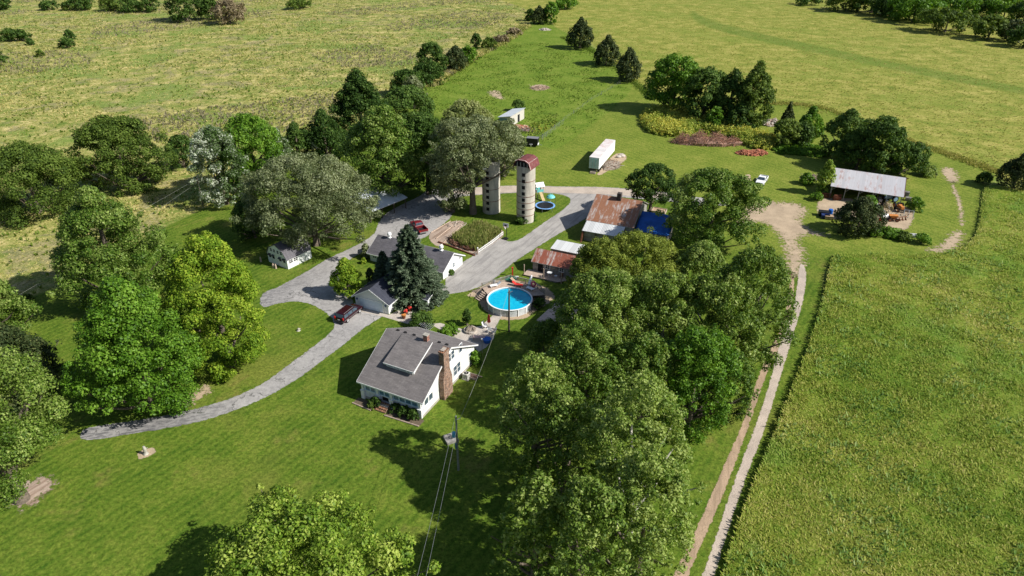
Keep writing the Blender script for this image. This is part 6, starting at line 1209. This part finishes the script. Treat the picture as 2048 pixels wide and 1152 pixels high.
# machinery yard
def harrow(lab, p, rz, n=7, r=.5):
    t = thing('disc_harrow', lab, 'harrow', p, rz); MB().tube([(-n * .16, 0, r), (n * .16, 0, r)], .06, 6).build('axle', M_RUST, t)
    for k in range(n): x = -n * .15 + k * .3; MB().tube([(x, 0, r), (x + .06, 0, r)], r, 16).build('disc', M_RUST, t)
    MB().tube([(0, .1, r), (0, 1.8, .7)], .06, 6).build('drawbar', M_RUST, t); MB().box(-n * .15, n * .15, -.1, .1, 2 * r + .02, 2 * r + .16).build('frame_beam', M_RUST, t)
harrow('rusty disc harrow at the left front post of the machine shed', P(1652, 396), R(-15)); harrow('rusty disc harrow second from the left by the machine shed', P(1674, 400), R(5), 6, .55)
def wheel_rake(lab, p, rz, m):
    t = thing('wheel_rake', lab, 'hay rake', p, rz)
    for k in range(3):
        x = k * 1.1; b = MB(); cz = .85; 
        for i in range(24): a0, a1 = i * math.pi / 12, (i + 1) * math.pi / 12; b.tube([(x, .8 * math.cos(a0), cz + .8 * math.sin(a0)), (x, .8 * math.cos(a1), cz + .8 * math.sin(a1))], .05, 5, False)
        for i in range(8): a0 = i * math.pi / 4; b.tube([(x, 0, cz), (x, .8 * math.cos(a0), cz + .8 * math.sin(a0))], .03, 4, False)
        b.build('rake_wheel', m, t)
    MB().tube([(-.4, 0, .85), (2.6, 0, .85)], .07, 6).build('frame_tube', M_STEEL, t); MB().tube([(-.4, 0, .85), (-.5, .2, 2.3)], .05, 6).build('lift_arm', M_STEEL, t)
    for x in (-.3, 2.5): MB().tube([(x, 0, 0), (x, 0, .85)], .06, 6).build('stand', M_STEEL, t)
wheel_rake('yellowish wheel rake standing in the middle of the machinery yard', P(1776, 424), R(70), mat('faded_yellow_paint', (.5, .4, .18), .7))
def implement(name, lab, cat, p, rz, m, kind):
    t = thing(name, lab, cat, p, rz)
    if kind == 'hopper':
        MB().prism([(-.9, -.6, 1.3), (.9, -.6, 1.3), (.35, -.2, .5), (-.35, -.2, .5)], (0, 1.0, 0)).build('hopper', m, t)
        for x in (-.7, .7): wheel(t, x, -.75, .4, .22, M_RUST); wheel(t, x, .75, .4, .22, M_RUST)
        MB().box(-.9, .9, -.5, .5, .42, .498).build('frame', M_RUST, t); MB().tube([(.8, 0, .45), (2.2, 0, .4)], .06, 6).build('drawbar', M_RUST, t)
    elif kind == 'tank':
        MB().tube([(-.8, 0, .9), (-.7, 0, .9), (.7, 0, .9), (.8, 0, .9)], [.25, .48, .48, .25], 16).build('tank', m, t); MB().box(-.8, .8, -.35, .35, .3, .42).build('frame', M_RUST, t)
        for y in (-.45, .45): wheel(t, 0, y, .32, .18)
        MB().tube([(.75, 0, .42), (1.6, 0, 1.7)], .04, 6).build('mast', M_STEEL, t)
    elif kind == 'tractor':
        MB().box(-.2, 1.6, -.35, .35, .75, 1.35).build('bonnet', m, t, bevel=.06); MB().box(-1.0, -.2, -.5, .5, .6, 1.0).build('rear_body', m, t, bevel=.05); MB().box(-.9, -.45, -.25, .25, 1.05, 1.5).build('seat', M_CHAR, t); MB().tube([(1.0, .1, 1.35), (1.0, .1, 2.1)], .05, 8).build('exhaust', M_BLACK, t)
        for y in (-.75, .75): wheel(t, -.7, y, .72, .35, m); wheel(t, 1.25, y * .8, .4, .22, m)
    elif kind == 'plough':
        MB().tube([(-1.4, -.5, .75), (1.4, .5, .75)], .09, 6).build('beam', m, t)
        for k in range(4): x = -1.1 + k * .72; MB().prism([(x, x * .36, .7), (x + .12, x * .36, .7), (x + .5, x * .36 - .25, .02), (x + .1, x * .36 - .1, .02)], (.03, .12, .02)).build('mouldboard', m, t)
        MB().tube([(1.4, .5, .75), (1.9, .7, 1.3)], .06, 6).build('hitch', m, t)
    elif kind == 'arch':
        for s in (0, .9, 1.8): MB().tube([(s, 1.2 * math.cos(a), .02 + 1.2 * math.sin(a)) for a in np.linspace(0, math.pi, 12)], .06, 6).build('hoop', m, t)
        MB().tube([(0, 0, 1.24), (1.8, 0, 1.24)], .06, 6).build('ridge_bar', m, t)
    return t
implement('tractor', 'grey tractor parked under the front edge of the machine shed', 'tractor', P(1757, 405), R(-110), M_STEEL, 'tractor'); implement('old_tractor', 'rusty orange tractor parked behind the wheel rake', 'tractor', P(1797, 420), R(-95), M_ORANGE, 'tractor'); implement('blue_tractor', 'blue grey tractor in the shade under the machine shed', 'tractor', P(1779, 402), R(-170), mat('blue_grey_paint', (.18, .3, .42), .5), 'tractor')
implement('feed_hopper', 'orange seed hopper in the front row of the machinery yard', 'hopper', P(1784, 441), R(-10), M_ORANGE, 'hopper'); implement('sprayer', 'pale sprayer tank left of the orange seed hopper', 'sprayer', P(1767, 440), R(10), M_PLASTICW, 'tank'); implement('plough', 'rusty plough right of the orange seed hopper', 'plough', P(1799, 441), R(-5), M_RUST, 'plough'); implement('plough', 'red plough at the left end of the machinery front row', 'plough', P(1758, 443), R(40), M_RED, 'plough'); implement('hoop_frame', 'grey steel hoop frame at the right end of the machinery yard', 'hoop frame', P(1806, 430), R(-25), M_STEEL, 'arch'); implement('cultivator', 'grey cultivator between the cedar and the wheel rake', 'cultivator', P(1762, 424), R(75), M_STEEL, 'plough')
def barrel(lab, p, m): t = thing('barrel', lab, 'barrel', p); MB().tube([(0, 0, 0), (0, 0, .1), (0, 0, 1.0), (0, 0, 1.1)], [.42, .48, .48, .42], 18).build('drum', m, t); MB().ring((0, 0), .48, .5, .55, .6, 18).build('band', m, t)
barrel('bright blue barrel left of the dark bushy cedar', P(1660, 428), M_BLUE)
for x, y, s, lab, m in ((1646, 431, 1.0, 'black cart box left of the blue barrel', M_BLACK), (1650, 436, .8, 'dark blue crate in front of the black cart box', mat('navy_crate', (.02, .04, .14), .6)), (1657, 438, .8, 'tan canvas covered crate below the blue barrel', M_TAN)):
    t = thing('storage_crate', lab, 'crate', P(x, y), R(-15)); MB().box(-s, s, -s * .7, s * .7, .12, .95 * s).build('box', m, t); MB().box(-s - .04, s + .04, -s * .7 - .04, s * .7 + .04, .953 * s, 1.02 * s).build('lid', m, t); MB().box(-s, s, -.1, .1, 0, .118).build('skid', M_WOOD, t)
for k in range(3):
    p = P(1811 + k * 5, 392 + k * 9, 0); t = thing('pallet_stack', ('tall pallet stack tight against the right end of the machine shed', 'middle pallet stack right of the machine shed', 'front pallet stack right of the machine shed')[k], 'pallets', p, R(-25))
    for j in range(7 - 2 * k):
        b = MB(); z = j * .16
        for i in range(6): b.box(-.6 + i * .22, -.6 + i * .22 + .12, -.5, .5, z + .1, z + .13)
        for yy in (-.45, 0, .4): b.box(-.6, .62, yy, yy + .06, z, z + .098)
        b.build('pallet', M_WOODG, t)
t = thing('white_bathtub', 'white tub lying in the weeds below the machinery yard', 'tub', P(1822, 474), R(-12)); b = MB(); b.prism([(-.9, -.4, .1), (.9, -.4, .1), (1.0, -.5, .62), (-1.0, -.5, .62)], (0, .08, 0)); b.prism([(-.9, .4, .1), (.9, .4, .1), (1.0, .5, .62), (-1.0, .5, .62)], (0, -.08, 0)); b.box(-.9, .9, -.31, .31, .1, .16); b.box(-1.0, -.9, -.4, .4, .2, .62); b.box(.9, 1.0, -.4, .4, .2, .62); b.build('basin', M_PLASTICW, t)
for x in (-.7, .7): MB().box(x - .06, x + .06, -.2, .2, 0, .098).build('foot', M_RUST, t)
t = thing('steel_gate', 'dark steel farm gate right of the grey green hedge remnant', 'gate', P(1868, 352), R(75)); b = MB()
for z in (.2, .5, .8, 1.1): b.tube([(-1.3, 0, z), (1.3, 0, z)], .03, 5)
b.build('bars', M_CHAR, t); MB().tube([(-1.35, 0, 0), (-1.35, 0, 1.3)], .06, 6).build('post', M_POLE, t); MB().tube([(1.35, 0, 0), (1.35, 0, 1.3)], .06, 6).build('post', M_POLE, t)
